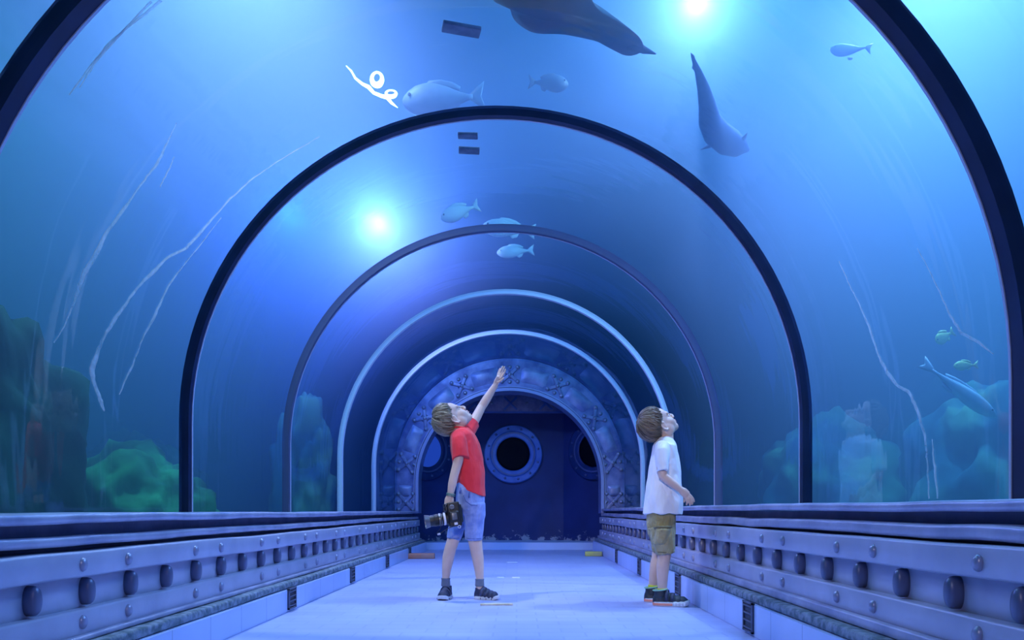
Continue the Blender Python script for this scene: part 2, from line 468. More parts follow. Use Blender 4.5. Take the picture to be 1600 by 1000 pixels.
# ------------------------------------------------------------------ portal at the far end
PR, PCZ = 1.224, 0.915
pt = empty('portal_arch', (0, 9.1, 0))
tag(pt, 'riveted navy metal arch with cross straps around the far end of the tunnel', 'arch')
def rel(o, root):
    o.location = -Vector(root.location); return o
def portal_solid(name, r0, r1, y0, y1, mat, n=64, c1=None):
    o = arch_solid(name, r0, r1, y0, y1, [mat], pt, .5, .5, (PCZ, PCZ if c1 is None else c1), n)
    return rel(o, pt)
portal_solid('face', PR + .02, 1.53, 9.10, 9.34, M['portal'], c1=CZ)
portal_solid('inner_trim', PR - .012, PR + .028, 9.055, 9.36, M['portal_trim'])
portal_solid('outer_bead', PR + .040, PR + .055, 9.082, 9.104, M['portal_trim'])
XA = [0, 26.5, -26.5, 53, -53, 79.5, -79.5]
def on_portal(a, r):
    return Vector((r * math.sin(R(a)), 9.1, PCZ + r * math.cos(R(a))))
slots = [(on_portal(a, 1.385 + .05 * max(0, math.cos(R(a)))), -R(a)) for a in XA] + [(Vector((s * 1.385, 9.1, 0.655)), 0 if s else 0) for s in (-1, 1)]
slots = [(p, (r if i < 7 else (PI/2))) for i, (p, r) in enumerate(slots)]
strap_mb = MB()
for d in (1, -1):
    Mz = Matrix.Rotation(d * R(42), 4, 'Y')
    strap_mb.rbox((-.150, -.016, -.021), (.150, .004, .021), .004, Mz)
strap_mb.lathe([(.055, -.001), (.055, .004)], Matrix.Rotation(PI/2, 4, 'X'), 20)
stud_mb = MB(); stud_mb.lathe([(.027, 0), (.027, .003), (.021, .004), (.020, .010), (.015, .017), (.007, .020)], Matrix.Rotation(PI/2, 4, 'X'), 12)
s0 = k0 = None
for p, a in slots:
    Ma = Matrix.Rotation(-a, 4, 'Y')
    if s0 is None: s0 = x = strap_mb.build('cross_strap', M['portal_strap'], pt)
    else: x = s0.copy(); C.objects.link(x); x.parent = pt
    x.location = p - Vector(pt.location); x.rotation_euler = (0, -a, 0)
    for dx, dz, dy in ((0, 0, -.016), (.105, .095, -.016), (-.105, .095, -.016), (.105, -.095, -.016), (-.105, -.095, -.016), (0, .10, -.001), (0, -.10, -.001)):
        if k0 is None: k0 = q = stud_mb.build('stud', M['rivet'], x)
        else: q = k0.copy(); C.objects.link(q); q.parent = x
        q.location = (dx, dy, dz)
# padded plates between the crosses
mids = [13.25, -13.25, 39.75, -39.75, 66.25, -66.25]
for a in mids + [95, -95]:
    m = MB(); n, w = 10, 6; v = []; f = []
    span = 7.2
    if abs(a) > 90:
        span = 5
    for i in range(n + 1):
        for j in range(w + 1):
            u = i / n * 2 - 1; q = j / w * 2 - 1
            r = 1.39 + .05 * max(0, math.cos(R(a))) + (.085 + .018 * max(0, math.cos(R(a)))) * q
            h = .030 * (1 - u**4) * (1 - q**4)
            if abs(a) > 90:
                pz = PCZ - .115 + u * .075; px = math.copysign(r, a)
                v.append(Vector((px, 9.101 - h, pz)))
            else:
                p = on_portal(a + u * span, r); v.append(Vector((p.x, 9.101 - h, p.z)))
    for i in range(n):
        for j in range(w):
            f.append((i*(w+1)+j, i*(w+1)+j+1, (i+1)*(w+1)+j+1, (i+1)*(w+1)+j))
    rel(obj('padded_plate', v, f, M['portal_plate'], pt), pt)

# ------------------------------------------------------------------ room beyond the portal
st = struct(MB().box((-1.9, 9.341, -.08), (1.9, 11.2, .10)).build('trim_9', M['kerb'], smooth=False))
def wall_seg(name, a, b, z0, z1, th=.06):
    a = Vector((a[0], a[1], 0)); b = Vector((b[0], b[1], 0)); d = (b - a).normalized(); nrm = Vector((-d.y, d.x, 0))
    v = []
    for z in (z0, z1):
        for p in (a, b, b + nrm*th, a + nrm*th): v.append(p + Vector((0, 0, z)))
    return struct(obj(name, v, [(3,2,1,0),(4,5,6,7),(0,1,5,4),(1,2,6,5),(2,3,7,6),(3,0,4,7)], M['back_wall'], None, False))
BW = 10.05
WL = ((-1.62, 9.37), (-.78, BW)); WR = ((.78, BW), (1.62, 9.37))
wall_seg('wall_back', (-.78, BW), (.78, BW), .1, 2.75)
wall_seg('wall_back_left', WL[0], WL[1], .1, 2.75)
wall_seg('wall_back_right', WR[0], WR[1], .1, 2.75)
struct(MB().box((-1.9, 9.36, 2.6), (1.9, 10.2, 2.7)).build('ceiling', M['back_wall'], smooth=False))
# frieze with crosses across the three walls
fr = empty('frieze', (0, BW, 2.0)); tag(fr, 'dark horizontal frieze with cross straps over the round portholes', 'frieze')
def seg_M(a, b):
    a = Vector((a[0], a[1], 0)); b = Vector((b[0], b[1], 0)); d = (b - a).normalized()
    n = Vector((d.y, -d.x, 0))
    a = a + n * .004; b = b + n * .004
    return Matrix(((d.x, n.x, 0, (a.x + b.x)/2), (d.y, n.y, 0, (a.y + b.y)/2), (0, 0, 1, 0), (0, 0, 0, 1))), (b - a).length
for a, b in (WL, ((-.78, BW), (.78, BW)), WR):
    Mx, L = seg_M(a, b)
    Mx = Matrix.Translation(-Vector(fr.location)) @ Mx
    m = MB(); m.box((-L/2, 0, 1.99), (L/2, .03, 2.23), Mx); m.build('board', M['portal_strap'], fr, smooth=False)
    m = MB(); m.box((-L/2, 0, 1.965), (L/2, .05, 1.99), Mx); m.box((-L/2, 0, 2.23), (L/2, .05, 2.255), Mx); m.build('batten', M['porthole'], fr, smooth=False)
    nx = max(1, int(L / .42))
    for k in range(nx):
        cx = -L/2 + L * (k + .5) / nx
        for d in (1, -1):
            pass
        q = MB()
        for d in (1, -1):
            q.rbox((-.13, .026, -.014), (.13, .045 + .004 * d, .014), .003, Mx @ Matrix.Translation((cx, 0, 2.11)) @ Matrix.Rotation(d * R(45), 4, 'Y'))
        q.build('cross_strap', M['porthole'], fr)
        w = MB()
        w.lathe([(.022, 0), (.02, .012), (.008, .02)], Mx @ Matrix.Translation((cx + L/nx/2 - .02, .03, 2.11)) @ Matrix.Rotation(-PI/2, 4, 'X'), 12)
        w.build('stud', M['rivet'], fr)

def porthole(x, z, a, b, label, blue=False, paint='porthole'):
    Mx, L = seg_M(a, b)
    c = Mx @ Vector((x, 0, z))
    ang = math.atan2(Mx[1][0], Mx[0][0])
    t = empty('porthole', c, ang)
    tag(t, label, 'porthole', 'round portholes in the end wall')
    Q = Matrix.Rotation(PI/2, 4, 'X')
    m = MB(); m.lathe([(.245, .0), (.43, .0), (.43, .028), (.415, .04), (.345, .042), (.335, .034), (.325, .042), (.262, .042), (.245, .03)], Q, 56, close=True)
    m.build('flange', M[paint], t, autosmooth=35)
    m = MB(); m.lathe([(.300, .0425), (.300, .0475), (.322, .0475), (.322, .0425)], Q, 56, close=True)
    m.build('ring_inlay', M['porthole_strap'], t, autosmooth=35)
    bolt0 = None
    for k in range(12):
        th = 2*PI*k/12 + .2
        if bolt0 is None:
            m = MB(); m.lathe([(.018, 0), (.018, .006), (.011, .012), (.004, .014)], Q, 12); q = bolt0 = m.build('bolt', M['porthole_strap'], t)
        else:
            q = bolt0.copy(); C.objects.link(q); q.parent = t
        q.location = (.375*math.cos(th), -.040, .375*math.sin(th))
    m = MB(); m.lathe([(.25, .004), (.25, .012), (.20, .014), (.001, .014)], Q, 48)
    m.build('pane', M['blue_pane'] if blue else M['black_glass'], t)
M['blue_pane'] = emis('lit_blue_pane', (0.02, 0.09, 0.75), 0.55)
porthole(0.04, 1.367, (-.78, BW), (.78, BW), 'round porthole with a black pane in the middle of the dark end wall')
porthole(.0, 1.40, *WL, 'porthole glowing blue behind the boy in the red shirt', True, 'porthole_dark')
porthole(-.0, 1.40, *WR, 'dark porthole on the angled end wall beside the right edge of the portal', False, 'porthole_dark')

# things left on the floor
def block(p, size, rz, mat, name, label, cat, group=None):
    m = MB(); m.rbox((-size[0]/2, -size[1]/2, 0), (size[0]/2, size[1]/2, size[2]), min(size)*.18)
    o = m.build(name, mat); o.location = p; o.rotation_euler = (0, 0, rz); return tag(o, label, cat, group)
M['orange'] = pbr('faded_orange', (0.55, 0.19, 0.10), 0.6, 0, (0.45, 0.22, 0.16), 12)
M['yellow'] = pbr('faded_yellow', (0.62, 0.52, 0.10), 0.6, 0, (0.5, 0.42, 0.15), 12)
M['cream'] = pbr('cream_card', (0.72, 0.66, 0.48), 0.6, 0, (0.5, 0.45, 0.33), 25)
M['white'] = pbr('white_card', (0.8, 0.8, 0.82), 0.5)
g = at(661, 874, 7.62)
block((g.x - .02, 7.62, 0), (.30, .10, .06), .05, M['orange'], 'wooden_block', 'faded orange block lying at the foot of the left kerb near the portal', 'block')
g = at(930, 869, 8.05)
block((g.x - .02, 8.05, 0), (.20, .10, .055), -.1, M['yellow'], 'sponge_block', 'faded yellow block lying at the foot of the right kerb near the portal', 'block')
g = at_height(776, 946, 0)
block((g.x, g.y, 0), (.185, .022, .012), .03, M['cream'], 'paper_strip', 'cream strip lying on the floor in front of the boy in the red shirt', 'strip')
for px, py, w, lb in ((782, 903, .055, 'small white chip on the floor beside the red shirted boy, the nearer to his shoe'), (806, 903, .06, 'small white chip on the floor, farther to the right of the red shirted boy'), (800, 879, .11, 'thin white strip on the floor behind the two small chips')):
    g = at_height(px, py, 0)
    block((g.x, g.y, 0), (w, .03, .006), rnd.uniform(-.1, .1), M['white'], 'paper_scrap', lb, 'scrap', 'white scraps on the floor')
# ------------------------------------------------------------------ the tank around the tunnel
TX, TB, TT, TY0, TY1 = 7.5, 0.40, 4.8, -2.4, 9.1
def m_water():
    m, ns, ln = mat_new('tank_water')
    out = N(ns, 'ShaderNodeOutputMaterial')
    sc = N(ns, 'ShaderNodeVolumeScatter'); sc.inputs['Color'].default_value = (0.40, 0.54, 1.0, 1); sc.inputs['Density'].default_value = 0.38; sc.inputs['Anisotropy'].default_value = 0.25
    ab = N(ns, 'ShaderNodeVolumeAbsorption'); ab.inputs['Color'].default_value = (0.0, 0.78, 0.985, 1); ab.inputs['Density'].default_value = 0.56
    ad = N(ns, 'ShaderNodeAddShader'); ln.new(sc.outputs[0], ad.inputs[0]); ln.new(ab.outputs[0], ad.inputs[1]); ln.new(ad.outputs[0], out.inputs['Volume'])
    return m
M['water'] = m_water()
def arch_hole_solid(name, mat, y0, y1, r, x, zb, zt):
    """a block with the tunnel's arch cut out of its underside"""
    bm = bmesh.new(); rings = []
    ys = [y0] + [y for y in (-1, 0, .9, 1.9, 2.6, 3.3, 4.1, 4.8, 6.2, 7.65) if y0 < y < y1] + [y1]
    for y in ys:
        prof = [(-x, zb)] + [(p.x, p.z) for p in arch(r, zb, zb, 56, cz_at(y))] + [(x, zb), (x, zt), (-x, zt)]
        rings.append([bm.verts.new((a, y, b)) for a, b in prof])
    k = len(prof)
    for q0, q1 in zip(rings, rings[1:]):
        for i in range(k):
            j = (i + 1) % k
            bm.faces.new((q0[i], q0[j], q1[j], q1[i]))
    for q in (rings[0], rings[-1]):
        bmesh.ops.triangle_fill(bm, edges=[bm.edges.get((q[i], q[(i + 1) % k])) for i in range(k)], use_beauty=True)
    bmesh.ops.recalc_face_normals(bm, faces=bm.faces[:])
    me = bpy.data.meshes.new(name); bm.to_mesh(me); bm.free()
    me.materials.append(mat)
    o = bpy.data.objects.new(name, me); C.objects.link(o)
    return struct(o)
arch_hole_solid('water', M['water'], TY0, TY1, RG + .042, TX, TB, TT)
M['tank_wall'] = pbr('painted_tank_rock', (0.03, 0.16, 0.17), 0.8, 0, (0.10, 0.34, 0.30), 0.8, detail=7, bump=0.8, bscale=2)
M['tank_floor'] = pbr('tank_sand', (0.12, 0.25, 0.22), 0.9, 0, (0.22, 0.38, 0.30), 1.5, detail=6, bump=0.6, bscale=5)
M['tank_far'] = pbr('dark_blue_tank_wall', (0.010, 0.025, 0.10), 0.8, 0, (0.02, 0.05, 0.16), 0.8, detail=6, bump=0.5, bscale=2)
for n_, lo, hi in (('wall_left', (-TX - .1, TY0, 0), (-TX + .02, TY1, TT + .4)), ('wall_right', (TX - .02, TY0, 0), (TX + .1, TY1, TT + .4))):
    struct(MB().box(lo, hi).build(n_, M['tank_wall'], smooth=False))
arch_hole_solid('wall_far', M['tank_far'], TY1 - .005, TY1 + .12, RG + .036, TX, TB, 9.0)
for s in (-1, 1):
    struct(MB().box((min(s*1.56, s*TX), TY0, .2), (max(s*1.56, s*TX), TY1, TB + .02)).build('tank_ground' if s < 0 else 'tank_ground.001', M['tank_floor'], smooth=False))

# rockwork with weed in the tank
M['rock'] = pbr('weedy_rock', (0.003, 0.014, 0.016), 0.9, 0, (0.012, 0.075, 0.045), 2.2, detail=8, bump=1.0, bscale=5)
M['rock2'] = pbr('pale_coral_rock', (0.03, 0.11, 0.16), 0.9, 0, (0.26, 0.38, 0.20), 2.0, detail=8, lo=.42, hi=.7, bump=1.0, bscale=5)
M['rock3'] = pbr('green_weed_rock', (0.01, 0.06, 0.04), 0.9, 0, (0.05, 0.36, 0.12), 2.6, detail=8, bump=1.0, bscale=5)
def rock(c, r, seed, mat, label, cat='rock'):
    bm = bmesh.new(); bmesh.ops.create_icosphere(bm, subdivisions=5, radius=1)
    for v in bm.verts:
        n = v.co.normalized()
        d = 1 + .34 * noise.noise(n * 1.4 + Vector((seed, 0, 0))) + .20 * noise.noise(n * 3.5 + Vector((0, seed, 0))) + .09 * noise.noise(n * 8 + Vector((0, 0, seed)))
        v.co = Vector((n.x * r[0] * d, n.y * r[1] * d, max(n.z * r[2] * d, TB - c[2])))
    me = bpy.data.meshes.new('tank_rock'); bm.to_mesh(me); bm.free(); me.materials.append(M[mat])
    me.polygons.foreach_set('use_smooth', [True] * len(me.polygons))
    o = bpy.data.objects.new('tank_rock', me); C.objects.link(o); o.location = c
    return tag(o, label, cat, 'rocks in the tank')
rock((-2.45, 3.05, .5), (.44, .52, 1.12), 1.3, 'rock', 'large dark weedy rock in the tank at the left edge of the photo')
rock((-2.35, 4.35, .40), (.42, .55, .52), 4.1, 'rock3', 'low green rock in the tank behind the faint red reflection on the left glass')
rock((-2.10, 7.05, .5), (.32, .42, 1.15), 3.2, 'rock2', 'tall pale green rock standing behind the left pane between the third and fourth seams')
rock((-5.0, 7.2, .6), (1.0, .95, 1.2), 7.7, 'rock', 'dark rock far back in the tank between the two nearest left seams')
rock((-3.2, 6.0, .5), (.55, .6, .7), 9.2, 'rock', 'green rock in the tank beyond the second left seam')
rock((3.5, 4.7, .6), (.62, .7, .95), 2.4, 'rock2', 'blue rock in the tank beside the big right seam')
rock((3.0, 6.5, .5), (.6, .75, .85), 5.5, 'rock2', 'rock with yellowish growth in the tank behind the wide right pane')
rock((5.2, 7.6, .6), (1.1, .9, 1.2), 6.1, 'rock2', 'wide rock at the back of the tank on the right')
rock((2.5, 8.2, .5), (.45, .5, .75), 8.8, 'rock', 'green rock in the tank behind the boy in the white shirt')
# ------------------------------------------------------------------ the two boys
M['skin'] = pbr('skin', (0.62, 0.44, 0.36), 0.5, 0, (0.68, 0.49, 0.40), 14, sss=0.12, bump=0.04, bscale=120)
M['lips'] = pbr('lips', (0.55, 0.25, 0.24), 0.45)
M['eye_white'] = pbr('eye_white', (0.75, 0.75, 0.75), 0.2)
M['iris'] = pbr('iris', (0.03, 0.04, 0.05), 0.15)
def m_hair(name, dark, light, sc):
    m, ns, ln = mat_new(name)
    out = N(ns, 'ShaderNodeOutputMaterial'); b = N(ns, 'ShaderNodeBsdfPrincipled'); b.inputs['Roughness'].default_value = 0.45; b.inputs['Specular IOR Level'].default_value = .35
    at_ = N(ns, 'ShaderNodeAttribute', attribute_name='lock'); r = ramp(ns, [(0.0, dark), (0.45, tuple(a*.55 + b_*.45 for a, b_ in zip(dark, light))), (1.0, light)])
    ln.new(at_.outputs['Fac'], r.inputs[0]); ln.new(r.outputs[0], b.inputs['Base Color']); ln.new(b.outputs[0], out.inputs[0])
    return m
M['hair_blond'] = m_hair('dark_blond_hair', (0.045, 0.035, 0.025), (0.50, 0.42, 0.28), 60)
M['hair_brown'] = m_hair('light_brown_hair', (0.03, 0.022, 0.02), (0.30, 0.23, 0.16), 60)
def m_cloth(name, col, col2, weave=900, folds=10, fold_s=0.35, sc=12):
    m, ns, ln = mat_new(name)
    out = N(ns, 'ShaderNodeOutputMaterial'); b = N(ns, 'ShaderNodeBsdfPrincipled'); b.inputs['Roughness'].default_value = 0.85; b.inputs['Specular IOR Level'].default_value = .15
    b.inputs['Sheen Weight'].default_value = 0.15
    tc = N(ns, 'ShaderNodeTexCoord')
    n = N(ns, 'ShaderNodeTexNoise'); n.inputs['Scale'].default_value = sc; n.inputs['Detail'].default_value = 6; ln.new(tc.outputs['Object'], n.inputs[0])
    r = ramp(ns, [(0.35, col), (0.65, col2)]); ln.new(n.outputs[0], r.inputs[0]); ln.new(r.outputs[0], b.inputs['Base Color'])
    n2 = N(ns, 'ShaderNodeTexNoise'); n2.inputs['Scale'].default_value = folds; n2.inputs['Detail'].default_value = 2; n2.inputs['Distortion'].default_value = 1.2
    mp = N(ns, 'ShaderNodeMapping'); mp.inputs['Scale'].default_value = (1.4, 1.4, .7); mp.inputs['Rotation'].default_value = (.3, .5, 0)
    ln.new(tc.outputs['Object'], mp.inputs[0]); ln.new(mp.outputs[0], n2.inputs[0])
    bp = N(ns, 'ShaderNodeBump'); bp.inputs['Strength'].default_value = fold_s; bp.inputs['Distance'].default_value = 0.03
    ln.new(n2.outputs[0], bp.inputs['Height']); ln.new(bp.outputs[0], b.inputs['Normal']); ln.new(b.outputs[0], out.inputs[0])
    return m
M['red_shirt'] = m_cloth('red_cotton', (0.78, 0.035, 0.05), (0.86, 0.05, 0.06))
M['white_shirt'] = m_cloth('white_cotton', (0.74, 0.75, 0.80), (0.80, 0.81, 0.86), folds=9, fold_s=.5)
M['denim'] = m_cloth('washed_denim', (0.17, 0.25, 0.55), (0.30, 0.38, 0.68), sc=22, folds=14)
M['denim_dark'] = m_cloth('denim_seam', (0.08, 0.13, 0.36), (0.12, 0.17, 0.42))
M['khaki'] = m_cloth('khaki_cotton', (0.30, 0.26, 0.13), (0.40, 0.35, 0.19), folds=18, fold_s=.6)
M['khaki_dark'] = m_cloth('khaki_seam', (0.13, 0.12, 0.06), (0.17, 0.15, 0.08))
M['sock_grey'] = m_cloth('grey_sock', (0.13, 0.16, 0.22), (0.18, 0.21, 0.28))
M['sock_lime'] = m_cloth('lime_sock', (0.55, 0.62, 0.04), (0.65, 0.70, 0.08))
M['shoe_navy'] = pbr('navy_shoe', (0.012, 0.018, 0.055), 0.6, 0, (0.03, 0.04, 0.09), 40)
M['shoe_dark'] = pbr('dark_shoe', (0.012, 0.020, 0.035), 0.55, 0, (0.03, 0.045, 0.06), 40)
M['sole_pale'] = pbr('pale_sole', (0.60, 0.62, 0.66), 0.6)
M['sole_salmon'] = pbr('salmon_sole', (0.85, 0.30, 0.20), 0.6)
M['strap_navy'] = pbr('shoe_strap', (0.05, 0.06, 0.13), 0.5)
M['strap_teal'] = pbr('shoe_lining', (0.25, 0.50, 0.35), 0.6)
M['cam_black'] = pbr('camera_black', (0.010, 0.010, 0.013), 0.45, bump=.15, bscale=200)
M['cam_grey'] = pbr('camera_grey', (0.16, 0.165, 0.19), 0.35, .5)
M['cam_white'] = pbr('camera_white', (0.8, 0.8, 0.85), 0.4)
M['lens_glass'] = pbr('lens_glass', (0.01, 0.012, 0.03), 0.05)
M['bead'] = pbr('bracelet_beads', (0.03, 0.10, 0.09), 0.4, 0, (0.20, 0.26, 0.22), 90)

def head_matrix(ear, pitch, yaw, s):
    """head looking along +x, raised by pitch, turned by yaw; ear: where the near ear sits"""
    A = Matrix.Rotation(yaw, 4, 'Z') @ Matrix.Rotation(-pitch, 4, 'Y') @ Matrix.Scale(s, 4)
    e = A @ Vector((-.010, -.072, -.012))
    return Matrix.Translation(ear - e) @ A
def add_head(mb, H):
    L3 = H.to_3x3()
    def E(c, r): mb.ell(H @ Vector(c), r, L3, 28, 18)
    core = mb; mb = MB()
    E((-.014, 0, .030), (.092, .073, .086))
    E((.036, 0, .040), (.050, .062, .058))
    E((.030, 0, -.022), (.056, .060, .058))
    E((.036, 0, -.056), (.050, .047, .044))
    E((.062, 0, -.078), (.028, .028, .028))
    for s in (-1, 1):
        E((.046, s*.026, -.030), (.038, .034, .040))
        E((.006, s*.044, -.046), (.040, .024, .044))
        E((.074, s*.028, .024), (.014, .024, .012))
    tmp = mb.fused('core', None, None, .0032, 26, .6)
    mb = core
    mb.add([v.co.copy() for v in tmp.data.vertices], [tuple(p.vertices) for p in tmp.data.polygons])
    old = tmp.data; bpy.data.objects.remove(tmp); bpy.data.meshes.remove(old)
    for s in (-1, 1):
        E((.0765, s*.030, .0135), (.0085, .0155, .0050))
        E((.0755, s*.030, -.0060), (.0070, .0145, .0040))
        E((.096, s*.010, -.030), (.010, .008, .008))
        # ear: a rim, a lobe and the shallow shell between them
        rim = [(-.012, s*.068, -.030), (-.006, s*.076, -.042), (-.016, s*.080, -.036), (-.026, s*.084, -.016), (-.028, s*.086, .004), (-.018, s*.084, .018), (-.002, s*.078, .018), (.004, s*.072, .006), (.002, s*.070, -.008)]
        mb.tube([H @ Vector(p) for p in rim], [.0052] * 2 + [.0046] * 7, 8, round_ends=True)
        mb.ell(H @ Vector((-.012, s*.073, -.008)), (.015, .0055, .024), L3, 14, 10)
        mb.ell(H @ Vector((-.008, s*.075, -.036)), (.008, .005, .009), L3, 10, 8)
    mb.tube([H @ Vector(p) for p in ((.076, 0, .022), (.088, 0, .002), (.101, 0, -.020))], [.0085, .0085, .011], 10, round_ends=True)
    E((.101, 0, -.025), (.0115, .011, .0105))
    E((.084, 0, -.051), (.012, .022, .008)); E((.082, 0, -.062), (.012, .019, .008))
    E((.086, 0, -.042), (.008, .012, .008))
def face_parts(H, root):
    L3 = H.to_3x3()
    for s in (-1, 1):
        e = MB(); e.ell(H @ Vector((.0712, s*.030, .004)), .0122, L3, 16, 10); eye = e.build('eye', M['eye_white'], root)
        e = MB(); e.ell(H @ Vector((.0772, s*.0325, .005)), (.0068, .0080, .0076), L3, 12, 8); e.build('iris', M['iris'], eye)
        b = MB(); b.tube([H @ Vector(p) for p in ((.0845, s*.012, .026), (.083, s*.028, .031), (.072, s*.046, .029))], [.002, .0032, .0015], 6, side=L3 @ Vector((0, 0, 1)))
        b.build('eyebrow', M['hair_brown'], root)
    m = MB()
    m.tube([H @ Vector(p) for p in ((.080, -.020, -.054), (.0925, -.010, -.050), (.095, 0, -.051), (.0925, .010, -.050), (.080, .020, -.054))], [.002, .0042, .0045, .0042, .002], 8)
    m.tube([H @ Vector(p) for p in ((.080, -.019, -.058), (.0905, -.008, -.062), (.0925, 0, -.063), (.0905, .008, -.062), (.080, .019, -.058))], [.002, .0045, .005, .0045, .002], 8)
    m.fused('mouth', M['lips'], root, .0018, 2)
def make_hair(H, root, mat, seed, ends=(74, 108, 134), thick=1.0, n=520):
    q = random.Random(seed)
    c = Vector((-.018, 0, .032)); r = Vector((.099, .081, .093))
    k = Vector((-.40, .08, .92)).normalized(); e1 = Vector((1, 0, 0)) - k * k.x; e1.normalize(); e2 = k.cross(e1)
    def th_end(ph):
        a = abs((ph + PI) % (2*PI) - PI) / PI * 2         # 0 front, 1 side, 2 back
        a0, a1, a2 = ends
        w = (lambda x: x * x * (3 - 2 * x))
        return R(a0 + (a1 - a0) * w(a) if a < 1 else a1 + (a2 - a1) * w(a - 1))
    def pt(th, ph, off):
        d = k * math.cos(th) + (e1 * math.cos(ph) + e2 * math.sin(ph)) * math.sin(th)
        g = 1 / math.sqrt(sum((d[i] / r[i]) ** 2 for i in range(3)))
        return c + d * (g + off)
    mb = MB(); lock = []
    # the under layer
    nn, mm = 40, 14; v = []; f = []
    for i in range(nn):
        ph = 2*PI*i/nn
        for j in range(mm + 1):
            v.append(H @ pt(th_end(ph) * (j / mm) * .985 + .01, ph, .002 if j < mm else -.010))
    for i in range(nn):
        for j in range(mm):
            i2 = (i + 1) % nn
            f.append((i*(mm+1)+j, i*(mm+1)+j+1, i2*(mm+1)+j+1, i2*(mm+1)+j))
    mb.add(v, f); lock += [.08] * len(v)
    # locks swept from the crown over the skull
    for i in range(n):
        ph = q.uniform(0, 2*PI); te = th_end(ph) * q.uniform(.90, 1.06)
        t0 = te * q.choice((0.02, .12, .3, .45, .6)); sw = q.uniform(-.28, .28)
        lift = q.uniform(.002, .011) * thick
        pts = []; m = 6
        for j in range(m + 1):
            u = j / m
            off = lift * math.sin(PI * min(1, u * 1.05)) ** .6 + (.004 * thick if j == m else 0) + .0015
            pts.append(H @ pt(t0 + (te - t0) * u, ph + sw * u, off))
        w0 = q.uniform(.0022, .0046)
        b0 = len(mb.v)
        mb.tube(pts, [w0 * .5, w0, w0 * 1.05, w0, w0 * .9, w0 * .7, w0 * .25], 6)
        val = min(1, max(0, q.gauss(.40, .16) + .55 * noise.noise(Vector((math.cos(ph) * 4.5, math.sin(ph) * 4.5, t0 * 2.5 + seed)))))
        lock += [val] * (len(mb.v) - b0)
    o = mb.build('hair', M[mat], root)
    a = o.data.attributes.new('lock', 'FLOAT', 'POINT'); a.data.foreach_set('value', lock)
    return o
def finger(mb, pts, r0, r1):
    n = len(pts); mb.tube(pts, [r0 + (r1 - r0) * i / (n - 1) for i in range(n)], 10, round_ends=True)

